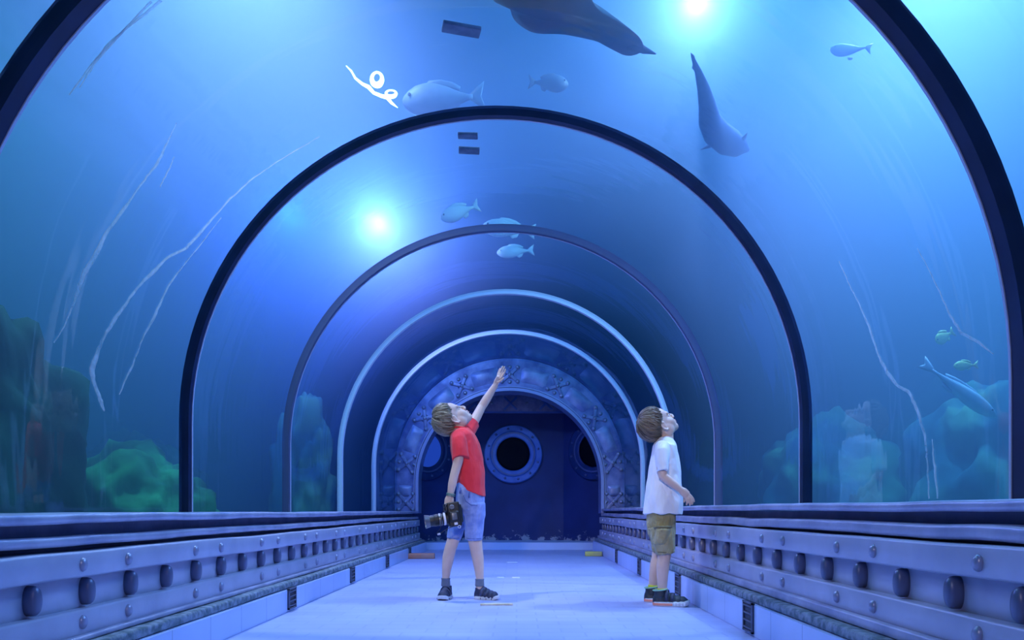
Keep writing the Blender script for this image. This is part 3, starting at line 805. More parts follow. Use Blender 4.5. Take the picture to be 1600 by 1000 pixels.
def shoe(loc, yaw, Ls, root, name, upper, sole, heel_sole=None, lining=None, straps=2, strap_mat='strap_navy', sw=.043):
    """a child's trainer: outsole, fused upper, tongue, straps, heel tab"""
    T = Matrix.Translation(loc) @ Matrix.Rotation(yaw, 4, 'Z') @ Matrix.Scale(Ls / .2, 4)
    def hw(u):       # half width along the foot, u 0 heel .. 1 toe
        return sw * (0.62 + .40 * math.sin(PI * min(1, u * .62 + .2))) * math.sqrt(max(0, 1 - abs(2*u - 1) ** 9))
    def sole_mesh(x0, x1, z0, z1, g=1.0):
        n = 26; rings = []
        for z, sc in ((z0, .94), (z0 + .004, 1.0), (z1 - .004, 1.0), (z1, .95)):
            ring = []
            us = [i / n for i in range(n + 1)]
            for u in us: ring.append((x0 + (x1 - x0) * (0.5 + (u - .5) * (1 if sc == 1 else .985)), hw(x0 / .2 + (x1 - x0) / .2 * u) * sc * g, z + .012 * max(0, u * (x1 - x0) / .2 + x0 / .2 - .8) / .2))
            for u in reversed(us): ring.append((x0 + (x1 - x0) * (0.5 + (u - .5) * (1 if sc == 1 else .985)), -hw(x0 / .2 + (x1 - x0) / .2 * u) * sc * g, z + .012 * max(0, u * (x1 - x0) / .2 + x0 / .2 - .8) / .2))
            rings.append(ring)
        v = [T @ Vector(p) for ring in rings for p in ring]; k = len(rings[0]); f = []
        for i in range(3):
            for j in range(k):
                f.append((i*k + j, i*k + (j+1) % k, (i+1)*k + (j+1) % k, (i+1)*k + j))
        f.append(tuple(reversed(range(k)))); f.append(tuple(3*k + j for j in range(k)))
        return v, f
    u = MB()
    L3 = T.to_3x3()
    prof = [(.027, .030, .052), (.045, .031, .066), (.075, .034, .060), (.105, .037, .048), (.135, .038, .038), (.160, .035, .032)]
    for x, w, h in prof:
        u.ell(T @ Vector((x, 0, .024)), (.028 * Ls / .2, w * sw / .043, h), Matrix.Rotation(yaw, 3, 'Z'), 20, 12)
    u.ell(T @ Vector((.172, 0, .024)), (.022, .026, .022), L3, 16, 10)
    u.tube([T @ Vector((.044, 0, .05)), T @ Vector((.040, 0, .088))], [.036 * Ls / .2, .033 * Ls / .2], 18)
    zc = .012 * Ls / .2
    u.v = [Vector((p.x, p.y, max(p.z, zc))) for p in u.v]
    up = u.fused(name, M[upper], root, .003, 5)
    v, f = sole_mesh(.0, .2, 0, .024); so = obj('sole', v, f, M[sole], up, autosmooth=40)
    if heel_sole:
        v, f = sole_mesh(-.001, .105, .004, .021, 1.03); obj('heel_cushion', v, f, M[heel_sole], up, autosmooth=40)
        for k in range(4):
            m = MB(); x = .112 + k * .018
            m.rbox((x, -.046, .006), (x + .007, .046, .022), .002, T @ Matrix.Shear('XZ', 4, (.5, 0)) if False else T)
            m.build('sole_stripe', M['cam_white'], up)
    else:
        for k in range(6):
            m = MB(); x = .045 + k * .022
            m.rbox((x, -.0445, .004), (x + .006, .0445, .017), .002, T); m.build('sole_groove', M['strap_navy'] if k % 2 else M['sole_pale'], up)
    for k in range(straps):
        x = .078 + k * .030; zt = .088 - k * .017
        n = 10; pts = []
        for i in range(n + 1):
            a = PI * i / n
            pts.append(T @ Vector((x + .006 * math.cos(a), (.041 - .001 * k) * math.cos(a), .030 + (zt - .030) * math.sin(a) ** .8)))
        m = MB(); m.tube(pts, [(.0095, .0028)] * len(pts), 8, side=L3 @ Vector((1, 0, 0))); m.build('strap', M[strap_mat], up)
    if lining:
        m = MB(); m.tube([T @ Vector((.040 + .037 * math.cos(a), .035 * math.sin(a), .088 + .004 * math.cos(a))) for a in [2*PI*i/20 for i in range(21)]], .0042, 8); m.build('lining', M[lining], up)
    return up
def sock(p0, p1, r0, r1, root, mat):
    m = MB(); m.tube([p0, p0.lerp(p1, .5), p1], [r0, (r0 + r1) / 2, r1], 18); m.tube([p1 - (p1 - p0).normalized() * .006, p1], [r1 + .0022, r1 + .0022], 18)
    return m.fused('sock', M[mat], root, .003, 2)

# ------------------------------------------------ boy in red
RB = 4.15
def r_(px, py, dy=0.0): return at(px, py, RB + dy)
u_ = RB / F                      # metres per photo pixel at his depth
red = empty('person', (at(722, 936, RB).x, RB, 0))
tag(red, 'boy in a red shirt and denim shorts pointing up, holding a black camera', 'person')
def displace(o, fn):
    me = o.data; nn = len(me.vertices)
    nor = [0.0] * (3 * nn); co = [0.0] * (3 * nn)
    me.vertices.foreach_get('normal', nor); me.vertices.foreach_get('co', co)
    for i in range(nn):
        p = Vector(co[3*i:3*i+3]); q = fn(p, Vector(nor[3*i:3*i+3]))
        co[3*i:3*i+3] = q
    me.vertices.foreach_set('co', co); me.update()
def under(o, root):
    """keep an object where it is while hanging it under a root"""
    o.parent = root; o.matrix_parent_inverse = Matrix.Translation(-Vector(root.location)); return o
def boy_parts(root, before):
    for o in [x for x in bpy.data.objects if x.name not in before and x is not root]:
        if o.parent is root: o.matrix_parent_inverse = Matrix.Translation(-Vector(root.location))
before = set(o.name for o in bpy.data.objects)
Hr = head_matrix(r_(712, 656, -.055), R(60), R(14), .94)
b = MB(); add_head(b, Hr)
b.tube([Hr @ Vector((-.022, 0, -.035)), r_(715, 668, .01), r_(716, 684, .01)], [.046, .043, .050], 18)
# trunk under the shirt
b.tube([r_(718, 676, .01), r_(724, 690, .01), r_(729, 715), r_(733, 745), r_(734, 780)], [(.075, .045), (.095, .058), (.09, .062), (.082, .060), (.08, .058)], 22, side=(0, 1, 0), round_ends=True)
# near arm, hanging, hand closed on the camera
b.tube([r_(716, 684, -.09), r_(718, 700, -.125), r_(716, 720, -.14), r_(709.8, 742, -.150), r_(706.5, 757, -.150), r_(704, 771, -.145), r_(703, 777, -.145)], [.040, .035, .029, .0255, .025, .0195, .019], 16, round_ends=True)
b.tube([r_(703.5, 774, -.145), r_(702, 781, -.147), r_(701, 788, -.150)], [(.014, .021), (.016, .028), (.014, .027)], 14, side=(0, 1, 0), round_ends=True)
for k, (x0, x1, x2, d0) in enumerate(((706.5, 709, 710.5, -.164), (703.5, 704.5, 705, -.170), (699.8, 699.5, 700.5, -.170), (696.8, 695.5, 697, -.164))):
    L = (.9, 1.0, .95, .8)[k]
    finger(b, [r_(x0, 786, -.150), r_(x1, 786 + 6 * L, d0), r_(x2, 786 + 11 * L, d0 - .002), r_(x2 + 1.5, 786 + 14.5 * L, d0 + .012)], .0078, .0062)
finger(b, [r_(703, 779, -.135), r_(707.5, 784, -.118), r_(710, 790, -.112), r_(710.5, 795, -.114)], .0085, .0068)
# far arm, raised and pointing
b.tube([r_(728, 680, .085), r_(734.5, 668, .125), r_(744, 652, .16), r_(752.5, 636, .19), r_(760, 624, .195), r_(767, 613, .20), r_(774, 602, .20)], [.034, .033, .031, .0275, .0275, .0235, .0185], 16, round_ends=True)
b.tube([r_(773, 603.5, .20), r_(776, 597, .20), r_(779.2, 590.5, .198)], [(.012, .017), (.0125, .023), (.011, .022)], 14, side=(.75, -.6, 0), round_ends=True)
for p in ([r_(781.5, 592.5, .192), r_(785.5, 587, .184), r_(788.5, 581.5, .180), r_(789.8, 577.5, .178)],
          [r_(780.5, 590, .196), r_(784, 583.5, .190), r_(786.6, 577.5, .188), r_(788.4, 573, .187)],
          [r_(779, 588.5, .202), r_(781.3, 582, .202), r_(783.6, 576.6, .202), r_(785.6, 572.8, .202)],
          [r_(777.3, 588.5, .208), r_(778.5, 583, .214), r_(780, 578.8, .216), r_(781.6, 575.8, .216)]):
    finger(b, p, .0068, .0052)
finger(b, [r_(777, 598, .19), r_(781.5, 595.6, .176), r_(784.4, 593.2, .170), r_(787, 590.8, .168)], .0078, .0058)
# legs
b.tube([r_(717, 808, .03), r_(712, 822, .03), r_(708.5, 843, .03), r_(703.5, 858, .03), r_(700.5, 871, .035), r_(697.8, 889, .03), r_(696.6, 903, .03), r_(696.5, 920, .03)], [.045, .042, .0385, .0365, .0365, .029, .0235, .024], 18, round_ends=True)
b.tube([r_(740, 808, -.02), r_(740.5, 822, -.02), r_(742, 843, -.02), r_(744, 857, -.02), r_(746.5, 871, -.015), r_(748.6, 889, -.02), r_(749.6, 903, -.02), r_(749.5, 920, -.02)], [.048, .046, .043, .039, .0365, .030, .0245, .024], 18, round_ends=True)
b.fused('body', M['skin'], red, .0030, 4)
face_parts(Hr, red)
make_hair(Hr, red, 'hair_blond', 11, (66, 101, 134), 1.25, 1500)
# shirt
s = MB()
s.tube([r_(718.5, 670, .0), r_(719.5, 674, .0), r_(722.5, 684, .0), r_(727, 700), r_(731, 720), r_(734.5, 740), r_(735.8, 757), r_(737, 767)],
       [(.062, .050), (.100, .060), (.130, .077), (.130, .090), (.124, .093), (.120, .091), (.118, .089), (.118, .086)], 30, side=(0, 1, 0))
s.tube([r_(717, 681, -.085), r_(717.5, 690, -.115), r_(718.5, 704, -.135), r_(719.5, 717, -.145), r_(719.5, 712, -.143), r_(719, 700, -.135)], [(.052, .048), (.056, .047), (.054, .047), (.052, .049), (.044, .039), (.035, .03)], 18, side=(0, 1, 0))
s.tube([r_(719, 687, .05), r_(726, 678, .09), r_(732, 669.5, .125), r_(737.3, 660.5, .158), r_(736, 663, .148), r_(733, 668, .13)], [.058, .056, .053, .049, .041, .032], 18)
sh = s.fused('shirt', M['red_shirt'], red, .0035, 5)
def fold_red(p, nv):
    q = p + nv * (noise.noise(Vector((p.x * 9, p.y * 14, p.z * 7))) * .006 + noise.noise(Vector((p.x * 26, p.y * 26, p.z * 14 + 4))) * .0035)
    k = max(0, (1.0 - (p.z - r_(0, 768).z) / .13))
    if k > 0 and p.z < r_(0, 735).z:
        q.z -= k * max(-.02, min(.05, (p.x - r_(733, 0).x) * .55))
    return q
displace(sh, fold_red)
m = MB()
cc = [r_(705, 671, .0), r_(710, 667.5, -.045), r_(718, 667, -.058), r_(728, 668.5, -.045), r_(734, 671.5, .0), r_(728, 668, .05), r_(717, 666, .06), r_(709, 667, .045), r_(705, 671, .0)]
m.tube(cc, .0062, 8); m.fused('collar', M['red_shirt'], red, .003, 3)
# shorts
s = MB()
s.tube([r_(734.5, 752, .0), r_(734.5, 765, .0), r_(735, 780, .0), r_(735, 796, .0), r_(733, 806, .0)], [(.105, .083), (.112, .086), (.116, .087), (.108, .086), (.08, .07)], 28, side=(0, 1, 0))
def leg_tube(ps, rs): s.tube(ps + [ps[-1].lerp(ps[-2], .25), ps[-1].lerp(ps[-2], .9)], rs + [tuple(x - .009 for x in rs[-1]), tuple(x - .016 for x in rs[-1])], 22, side=(0, 1, 0))
leg_tube([r_(727, 792, .04), r_(718, 808, .04), r_(713, 825, .04), r_(709, 842.5, .04)], [(.078, .062), (.066, .058), (.060, .048), (.056, .0445)])
leg_tube([r_(740, 786, -.035), r_(741, 806, -.03), r_(740.5, 825, -.025), r_(740.3, 843.5, -.02)], [(.082, .072), (.076, .066), (.068, .059), (.062, .0525)])
so = s.fused('shorts', M['denim'], red, .0035, 4)
displace(so, lambda p, nv: p + nv * (noise.noise(Vector((p.x * 14, p.y * 14, p.z * 10))) * .005 + noise.noise(Vector((p.x * 34, p.y * 34, p.z * 22))) * .002))
for nm, ps in (('belt_loop', [r_(719, 762, -.100), r_(719, 771, -.108)]), ('belt_loop', [r_(733, 769, -.110), r_(733, 778, -.118)])):
    m = MB(); m.tube(ps, [(.006, .004)] * 2, 8, side=(1, 0, 0)); m.build(nm, M['denim_dark'], so)
m = MB(); m.tube([r_(724, 774, -.118), r_(728, 783, -.124), r_(736, 789, -.122), r_(746, 790, -.112)], [(.002, .0028)] * 4, 6); m.build('pocket_seam', M['denim_dark'], so)
for ps in ([(700, 840.5, -.012), (709, 841, -.022), (718, 841, -.012)], [(728, 841, -.070), (740, 842, -.086), (752, 841.5, -.070)]):
    m = MB(); m.tube([r_(*q) for q in ps], .0022, 6); m.build('hem', M['denim_dark'], so)
sock(r_(696.5, 916, .03), r_(696.5, 903, .03), .029, .0265, red, 'sock_grey')
sock(r_(749.5, 916, -.02), r_(749.5, 904, -.02), .029, .0265, red, 'sock_grey')
shoe(Vector((r_(695.5, 930).x + .012, RB + .075, 0)), R(-97), .175, red, 'shoe', 'shoe_navy', 'sole_pale', straps=2)
shoe(Vector((r_(743, 930).x - .005, RB - .002, 0)), R(-24), .165, red, 'shoe', 'shoe_navy', 'sole_pale', straps=2)
m = MB(); cw = r_(704.2, 773, -.145); ax = (r_(703.5, 777, -.145) - r_(706, 765, -.148)).normalized(); a1 = ax.orthogonal().normalized(); a2 = ax.cross(a1)
for off in (-.005, .004):
    m.tube([cw + ax * off + (a1 * math.cos(2*PI*i/18) + a2 * math.sin(2*PI*i/18)) * .0225 for i in range(19)], .0048, 8)
m.fused('bracelet', M['bead'], red, .002, 1)
boy_parts(red, before)

# camera hanging from his hand
cam_root = empty('camera', r_(709.5, 803, -.135))
tag(cam_root, 'black camera with a long lens held by the boy in the red shirt', 'camera')
cam_root.scale = (1.12, 1.12, 1.12)
Q = Matrix.Rotation(R(-9), 4, 'Y') @ Matrix.Rotation(R(12), 4, 'Z')
def cpart(mb, name, mat, parent=None, **k): return mb.build(name, M[mat], parent or cam_root, **k)
m = MB(); m.rbox((-.036, -.046, -.066), (.030, .046, .062), .010, Q, 3); m.rbox((-.050, -.040, .018), (-.030, .030, .060), .010, Q, 3); m.rbox((.024, -.036, -.050), (.040, .036, .045), .006, Q)
m.rbox((-.030, -.062, -.040), (.018, -.040, .012), .009, Q, 3)
bd = m.fused('camera_body', M['cam_black'], cam_root, .002, 3)
RX = Matrix.Rotation(-PI/2, 4, 'Y')
LZ = Q @ Matrix.Translation((-.034, 0, -.018)) @ RX
m = MB(); m.lathe([(.032, 0), (.032, .012), (.030, .014), (.030, .052), (.0315, .054), (.0315, .072), (.030, .074), (.029, .098), (.026, .098), (.024, .085), (.001, .085)], LZ, 32); lb = cpart(m, 'lens_barrel', 'cam_black', autosmooth=35)
m = MB(); m.lathe([(.0325, .015), (.033, .017), (.033, .024), (.0325, .026)], LZ, 32); cpart(m, 'mount_ring', 'cam_white', lb, autosmooth=35)
m = MB(); m.lathe([(.0318, .034), (.0325, .036), (.0325, .048), (.0318, .050)], LZ, 32); cpart(m, 'zoom_ring', 'cam_grey', lb, autosmooth=35)
m = MB(); m.lathe([(.0310, .098), (.036, .122), (.034, .122), (.0290, .099)], LZ, 32, close=True); cpart(m, 'lens_hood', 'cam_grey', lb, autosmooth=35)
m = MB(); m.lathe([(.0245, .084), (.018, .089), (.001, .091)], LZ, 24); cpart(m, 'front_glass', 'lens_glass', lb)
m = MB(); m.rbox((-.020, -.066, -.030), (.006, -.061, .004), .002, Q); cpart(m, 'flash_shoe', 'cam_grey')
m = MB(); m.lathe([(.013, 0), (.013, .008), (.011, .010), (.001, .010)], Q @ Matrix.Translation((-.012, -.046, .036)) @ Matrix.Rotation(PI/2, 4, 'X'), 20); cpart(m, 'mode_dial', 'cam_grey', autosmooth=35)
m = MB(); m.rbox((-.012, -.049, -.058), (.006, -.044, -.044), .002, Q); cpart(m, 'label_plate', 'cam_white')
m = MB(); c0 = Q @ Vector((.012, -.046, -.066)); m.tube([c0 + Vector((.007 * math.cos(2*PI*i/14), 0, .007 * math.sin(2*PI*i/14) - .004)) for i in range(15)], .0016, 6); cpart(m, 'strap_ring', 'cam_white')
m = MB(); m.tube([Q @ Vector(p) for p in ((-.03, -.044, .060), (-.058, -.046, .03), (-.075, -.044, -.03), (-.088, -.040, -.066), (-.110, -.036, -.085), (-.098, -.036, -.094), (-.07, -.03, -.078), (-.04, -.03, -.068), (-.02, -.02, -.066))], [(.007, .0016)] * 9, 8, side=(0, 1, 0)); cpart(m, 'neck_strap', 'cam_black')
m = MB(); m.rbox((-.106, -.041, -.096), (-.090, -.034, -.086), .002, Q); cpart(m, 'strap_buckle', 'cam_white')

# ------------------------------------------------ boy in white
WB = 3.90
def w_(px, py, dy=0.0): return at(px, py, WB + dy)
white = empty('person', (at(1036, 945, WB).x, WB, 0))
tag(white, 'boy in a loose white shirt and khaki shorts looking up beside the right ledge', 'person')
before = set(o.name for o in bpy.data.objects)
Hw = head_matrix(w_(1038.5, 666.5, -.06), R(49), R(13), .93)
b = MB(); add_head(b, Hw)
b.tube([Hw @ Vector((-.022, 0, -.035)), w_(1041, 680, .01), w_(1039, 696, .01)], [.045, .042, .050], 18)
b.tube([w_(1038, 692), w_(1037, 710), w_(1037, 740), w_(1034, 775), w_(1032, 806)], [(.075, .045), (.09, .05), (.085, .052), (.08, .052), (.07, .05)], 22, side=(0, 1, 0), round_ends=True)
# near arm: upper arm down, forearm forward
b.tube([w_(1035, 699, -.09), w_(1034.5, 715, -.125), w_(1034, 732, -.140), w_(1036, 744, -.145), w_(1045, 751, -.150), w_(1055, 758.5, -.155), w_(1064, 765.5, -.158)], [.038, .034, .029, .0265, .0255, .022, .0175], 16, round_ends=True)
b.tube([w_(1063, 764.5, -.158), w_(1068, 768.5, -.160), w_(1073, 773, -.160)], [(.013, .018), (.014, .024), (.012, .023)], 14, side=(0, 1, 0), round_ends=True)
for p in ([w_(1074.5, 771, -.160), w_(1079.5, 774.5, -.164), w_(1083, 779, -.164), w_(1084.5, 783.5, -.160)],
          [w_(1073.8, 773.5, -.160), w_(1078.6, 778, -.166), w_(1081.4, 783, -.166), w_(1082, 787.5, -.160)],
          [w_(1072, 775.3, -.160), w_(1076, 780.5, -.166), w_(1078, 785.5, -.164), w_(1078, 789.5, -.158)],
          [w_(1070, 776.2, -.158), w_(1072.6, 781, -.162), w_(1073.6, 785, -.160), w_(1073, 788.4, -.156)]):
    finger(b, p, .0070, .0054)
finger(b, [w_(1066.5, 770, -.145), w_(1068.5, 775.5, -.132), w_(1069.5, 780, -.128), w_(1069, 784, -.128)], .0080, .0060)
# far arm hidden behind the trunk
b.tube([w_(1036, 699, .09), w_(1034, 718, .125), w_(1032, 742, .14), w_(1034, 762, .14), w_(1040, 780, .135)], [.038, .033, .028, .024, .018], 16, round_ends=True)
b.tube([w_(1040, 780, .135), w_(1042, 788, .135), w_(1044, 796, .135)], [(.012, .018), (.012, .023), (.010, .018)], 12, side=(0, 1, 0), round_ends=True)
for k in range(4):
    x = 1041 + k * 2; finger(b, [w_(x, 793, .135), w_(x + .8, 798, .132), w_(x + .8, 802, .128)], .0068, .0054)
finger(b, [w_(1044, 786, .12), w_(1048, 791, .112), w_(1049, 795, .11)], .0075, .006)
# legs
b.tube([w_(1035, 836, -.05), w_(1037.5, 847, -.05), w_(1039, 862, -.05), w_(1037.5, 872, -.05), w_(1035.6, 884, -.05), w_(1035, 902, -.05), w_(1035, 917, -.05), w_(1035, 930, -.05)], [.045, .042, .0385, .036, .0365, .0315, .0265, .027], 18, round_ends=True)
b.tube([w_(1032, 834, .07), w_(1031, 845, .08), w_(1030, 860, .09), w_(1027.5, 872, .10), w_(1025, 884, .10), w_(1022, 902, .105), w_(1020, 914, .11), w_(1018.5, 925, .11)], [.045, .044, .0385, .036, .0365, .0305, .025, .025], 18, round_ends=True)
b.fused('body', M['skin'], white, .0030, 4)
face_parts(Hw, white)
make_hair(Hw, white, 'hair_brown', 23, (70, 99, 128), 1.3, 1400)
s = MB()
s.tube([w_(1040.5, 684), w_(1040, 688), w_(1038.5, 697), w_(1038, 712), w_(1038, 736), w_(1037.2, 760), w_(1035.7, 783), w_(1035.5, 803.5), w_(1035.5, 800), w_(1036, 770)],
       [(.052, .040), (.085, .050), (.122, .066), (.124, .076), (.122, .092), (.122, .099), (.126, .1065), (.130, .1075), (.120, .098), (.09, .07)], 32, side=(0, 1, 0))
s.tube([w_(1035, 697, -.085), w_(1034.3, 708, -.115), w_(1034, 724, -.135), w_(1034.5, 738.5, -.146), w_(1034.5, 733, -.143), w_(1034.3, 718, -.13)], [(.050, .043), (.054, .040), (.052, .034), (.052, .031), (.045, .026), (.036, .02)], 20, side=(0, 1, 0))
s.tube([w_(1036, 697, .085), w_(1035, 710, .115), w_(1033, 738, .145), w_(1033.5, 730, .14)], [(.050, .043), (.054, .042), (.05, .034), (.03, .02)], 18, side=(0, 1, 0))
sh = s.fused('shirt', M['white_shirt'], white, .0035, 5)
def fold_white(p, nv):
    low = max(0, min(1, (w_(0, 700).z - p.z) / .35))
    return p + nv * (noise.noise(Vector((p.x * 10 + p.z * 5, p.y * 13, p.z * 4))) * (.004 + .010 * low) + noise.noise(Vector((p.x * 24 - p.z * 10, p.y * 24, p.z * 9 + 4))) * .004)
displace(sh, fold_white)
m = MB(); cc = [w_(1028, 687.5), w_(1032.5, 684.5, -.045), w_(1040, 685, -.056), w_(1049, 690, -.042), w_(1054, 694.5, 0), w_(1048, 689, .045), w_(1039, 683.5, .056), w_(1032, 683.5, .045), w_(1028, 687.5)]
m.tube(cc, .006, 8); m.fused('collar', M['white_shirt'], white, .003, 3)
s = MB()
s.tube([w_(1033, 798), w_(1033, 808), w_(1033, 820), w_(1034, 834), w_(1034, 842)], [(.105, .078), (.112, .080), (.114, .080), (.106, .076), (.08, .06)], 28, side=(0, 1, 0))
leg_tube([w_(1034, 824, -.05), w_(1036, 838, -.055), w_(1037.6, 852, -.055), w_(1039.5, 864.5, -.052)], [(.078, .074), (.076, .066), (.070, .058), (.064, .050)])
leg_tube([w_(1034, 824, .05), w_(1033, 838, .065), w_(1033, 850, .075), w_(1032.5, 861, .085)], [(.076, .072), (.072, .064), (.066, .054), (.060, .048)])
so = s.fused('shorts', M['khaki'], white, .0035, 4)
displace(so, lambda p, nv: p + nv * (noise.noise(Vector((p.x * 15, p.y * 15, p.z * 9))) * .007 + noise.noise(Vector((p.x * 36, p.y * 36, p.z * 20))) * .003))
m = MB(); n, w2 = 10, 10; v = []; f = []
for face in (0, 1):
    for i in range(n + 1):
        for j in range(w2 + 1):
            uu, vv = i / n * 2 - 1, j / w2 * 2 - 1
            px = 1035.5 + uu * 13 - vv * 1.5; py = 838 + vv * 13
            dd = -.137 + .030 * uu * uu + .012 * vv
            if face == 0: dd -= .014 * (1 - uu**6) * (1 - vv**6) * (1 + .5 * noise.noise(Vector((uu * 2, vv * 2, 3))))
            else: dd += .02
            v.append(w_(px, py, dd))
k = (n + 1) * (w2 + 1)
for i in range(n):
    for j in range(w2):
        a = i*(w2+1)+j
        f.append((a, a+w2+1, a+w2+2, a+1)); f.append((k+a, k+a+1, k+a+w2+2, k+a+w2+1))
for i in range(n):
    for j in (0, w2):
        a = i*(w2+1)+j; f.append((a, a+w2+1, k+a+w2+1, k+a) if j else (a, k+a, k+a+w2+1, a+w2+1))
for j in range(w2):
    for i in (0, n):
        a = i*(w2+1)+j; f.append((a, a+1, k+a+1, k+a) if not i else (a, k+a, k+a+1, a+1))
pk = obj('cargo_pocket', v, f, M['khaki'], so)
m = MB(); m.tube([w_(1021.5, 824.5, -.118), w_(1028, 823.5, -.142), w_(1036, 824, -.150), w_(1043, 824, -.146), w_(1049, 823, -.124)], [(.006, .004)] * 5, 8, side=(0, 0, 1)); m.build('pocket_flap', M['khaki_dark'], pk)
m = MB(); m.tube([w_(1028, 862.5, -.090), w_(1039, 863.5, -.118), w_(1050, 862.5, -.092)], .0024, 6); m.build('hem', M['khaki_dark'], so)
sock(w_(1035.3, 929, -.05), w_(1035.2, 919, -.05), .030, .0285, white, 'sock_lime')
sock(w_(1019.5, 923, .11), w_(1020.5, 914, .11), .029, .0275, white, 'sock_lime')
shoe(Vector((w_(1020, 940, -.05).x, WB - .045, 0)), R(-11), .205, white, 'shoe', 'shoe_dark', 'sole_pale', 'sole_salmon', 'strap_teal', 2, 'shoe_navy', .045)
shoe(Vector((w_(1006, 935, .12).x, WB + .115, 0)), R(-8), .195, white, 'shoe', 'shoe_dark', 'sole_pale', 'sole_salmon', 'strap_teal', 2, 'shoe_navy', .045)
boy_parts(white, before)
# ------------------------------------------------------------------ animals in the water
M['fish_grey'] = pbr('grey_fish', (0.62, 0.64, 0.66), 0.5, 0, (0.80, 0.80, 0.80), 9, spec=.3)
M['fish_dark'] = pbr('dark_fish', (0.03, 0.05, 0.09), 0.6, 0, (0.06, 0.09, 0.14), 9)
M['fish_blue'] = pbr('blue_grey_fish', (0.16, 0.22, 0.36), 0.55, 0, (0.24, 0.30, 0.44), 8)
M['fish_pale'] = pbr('pale_fish', (0.50, 0.56, 0.70), 0.55, 0, (0.62, 0.66, 0.78), 8)
M['fish_yellow'] = pbr('yellow_fish', (0.62, 0.62, 0.18), 0.55, 0, (0.72, 0.70, 0.35), 8)
M['shark_skin'] = pbr('shark_skin', (0.04, 0.07, 0.17), 0.6, 0, (0.07, 0.10, 0.22), 5)
M['ray_skin'] = pbr('ray_skin', (0.03, 0.025, 0.06), 0.7, 0, (0.26, 0.06, 0.07), 3, bump=.4, bscale=12)
def frame(loc, d, up):
    x = Vector(d).normalized(); y = Vector(up).cross(x).normalized(); z = x.cross(y)
    return Matrix(((x.x, y.x, z.x, loc[0]), (x.y, y.y, z.y, loc[1]), (x.z, y.z, z.z, loc[2]), (0, 0, 0, 1)))
def fin(pts, th=.006, M4=None, n=3):
    """a thin tapered fin from an outline (x, z) in its own plane"""
    k = len(pts); c = Vector((sum(p[0] for p in pts) / k, 0, sum(p[1] for p in pts) / k)); v = []; f = []
    for s in (1, -1):
        for p in pts: v.append(Vector((p[0], s * th * .12, p[1])))
        for p in pts: v.append(Vector((c.x + (p[0] - c.x) * .55, s * th * .5, c.z + (p[1] - c.z) * .55)))
        v.append(Vector((c.x, s * th * .55, c.z)))
    m = 2 * k + 1
    for s, o in ((1, 0), (-1, m)):
        for i in range(k):
            j = (i + 1) % k
            q = [(o+i, o+j, o+k+j, o+k+i), (o+k+i, o+k+j, o+2*k)]
            f += q if s > 0 else [tuple(reversed(x)) for x in q]
    for i in range(k):
        j = (i + 1) % k; f.append((j, i, m + i, m + j))
    mb = MB(); mb.add([M4 @ p if M4 else p for p in v], f); return mb
FISH = [(-.36, .16), (-.30, .19), (-.20, .36), (-.05, .72), (.10, .95), (.22, 1.0), (.33, .88), (.42, .62), (.48, .32), (.50, .12)]
def fish(name, loc, d, L, H, W, mat, label, up=(0, 0, 1), cat='fish', group=None, bend=0.0, prof=FISH):
    X = frame((0, 0, 0), d, up)
    t = empty(name, loc); tag(t, label, cat, group)
    b = MB()
    def sp(u): return Vector((u * L, bend * L * (u - .5) ** 2, 0))
    b.tube([X @ sp(u) for u, h in prof], [(h * H * .5, h * W * .5) for u, h in prof], 20, side=X.to_3x3() @ Vector((0, 0, 1)), round_ends=False)
    body = b.build('body', M[mat], t)
    T = X @ Matrix.Translation(sp(prof[0][0])) 
    fin([(p[0] * L, p[1] * H) for p in ((.03, .10), (-.06, .30), (-.15, .46), (-.12, .16), (-.10, 0), (-.12, -.16), (-.15, -.44), (-.06, -.28), (.03, -.10))], .010, T).build('tail_fin', M[mat], t)
    fin([(p[0] * L, p[1] * H) for p in ((.22, .47), (.16, .60), (.02, .60), (-.12, .50), (-.22, .34), (-.20, .22), (-.02, .36))], .010, X).build('dorsal_fin', M[mat], t)
    fin([(p[0] * L, p[1] * H) for p in ((-.02, -.33), (-.08, -.52), (-.17, -.42), (-.20, -.20))], .010, X).build('anal_fin', M[mat], t)
    for s in (-1, 1):
        F4 = X @ Matrix.Translation((.20 * L, s * W * .46 + bend * L * .09, -.12 * H)) @ Matrix.Rotation(s * R(28), 4, 'Z') @ Matrix.Rotation(-s * R(20), 4, 'X')
        fin([(p[0] * L, p[1] * H) for p in ((0, .06), (-.12, .08), (-.19, -.10), (-.12, -.16), (0, -.07))], .008, F4).build('pectoral_fin', M[mat], t)
        e = MB(); e.ell(X @ Vector((.40 * L, s * W * .33 + bend * L * .01, .10 * H)), H * .055, None, 10, 8); e.build('eye', M['iris'], t)
    return t
def side(px0, py0, px1, py1, Y):
    """middle, direction and length of a fish seen side on: head at 0, tail at 1"""
    a = at(px0, py0, Y); b = at(px1, py1, Y); return (a + b) / 2, a - b, (a - b).length
for args in ((690, 341, 747, 321, 5.5, .42, 'fish_grey', 'grey fish with a lowered head above the third seam, the upper left of the three'),
             (756, 354, 834, 362, 6.0, .36, 'fish_grey', 'grey fish partly hidden behind the top of the third seam'),
             (778, 395, 833, 391, 6.4, .36, 'fish_grey', 'small grey fish with a forked tail just below the top of the third seam')):
    c, d, L = side(*args[:5]); fish('fish', c, d, L * 1.05, L * args[5], L * .22, args[6], args[7], group='grey fish over the tunnel')
c, d, L = side(629, 160, 757, 150, 4.4); fish('fish', c, d, L, L * .40, L * .24, 'fish_blue', 'large pale blue fish above the top of the second seam, beside the white light squiggle')
c, d, L = side(888, 132, 826, 128, 4.6); fish('fish', c, d, L, L * .42, L * .3, 'fish_dark', 'small dark fish just above the top of the second seam')
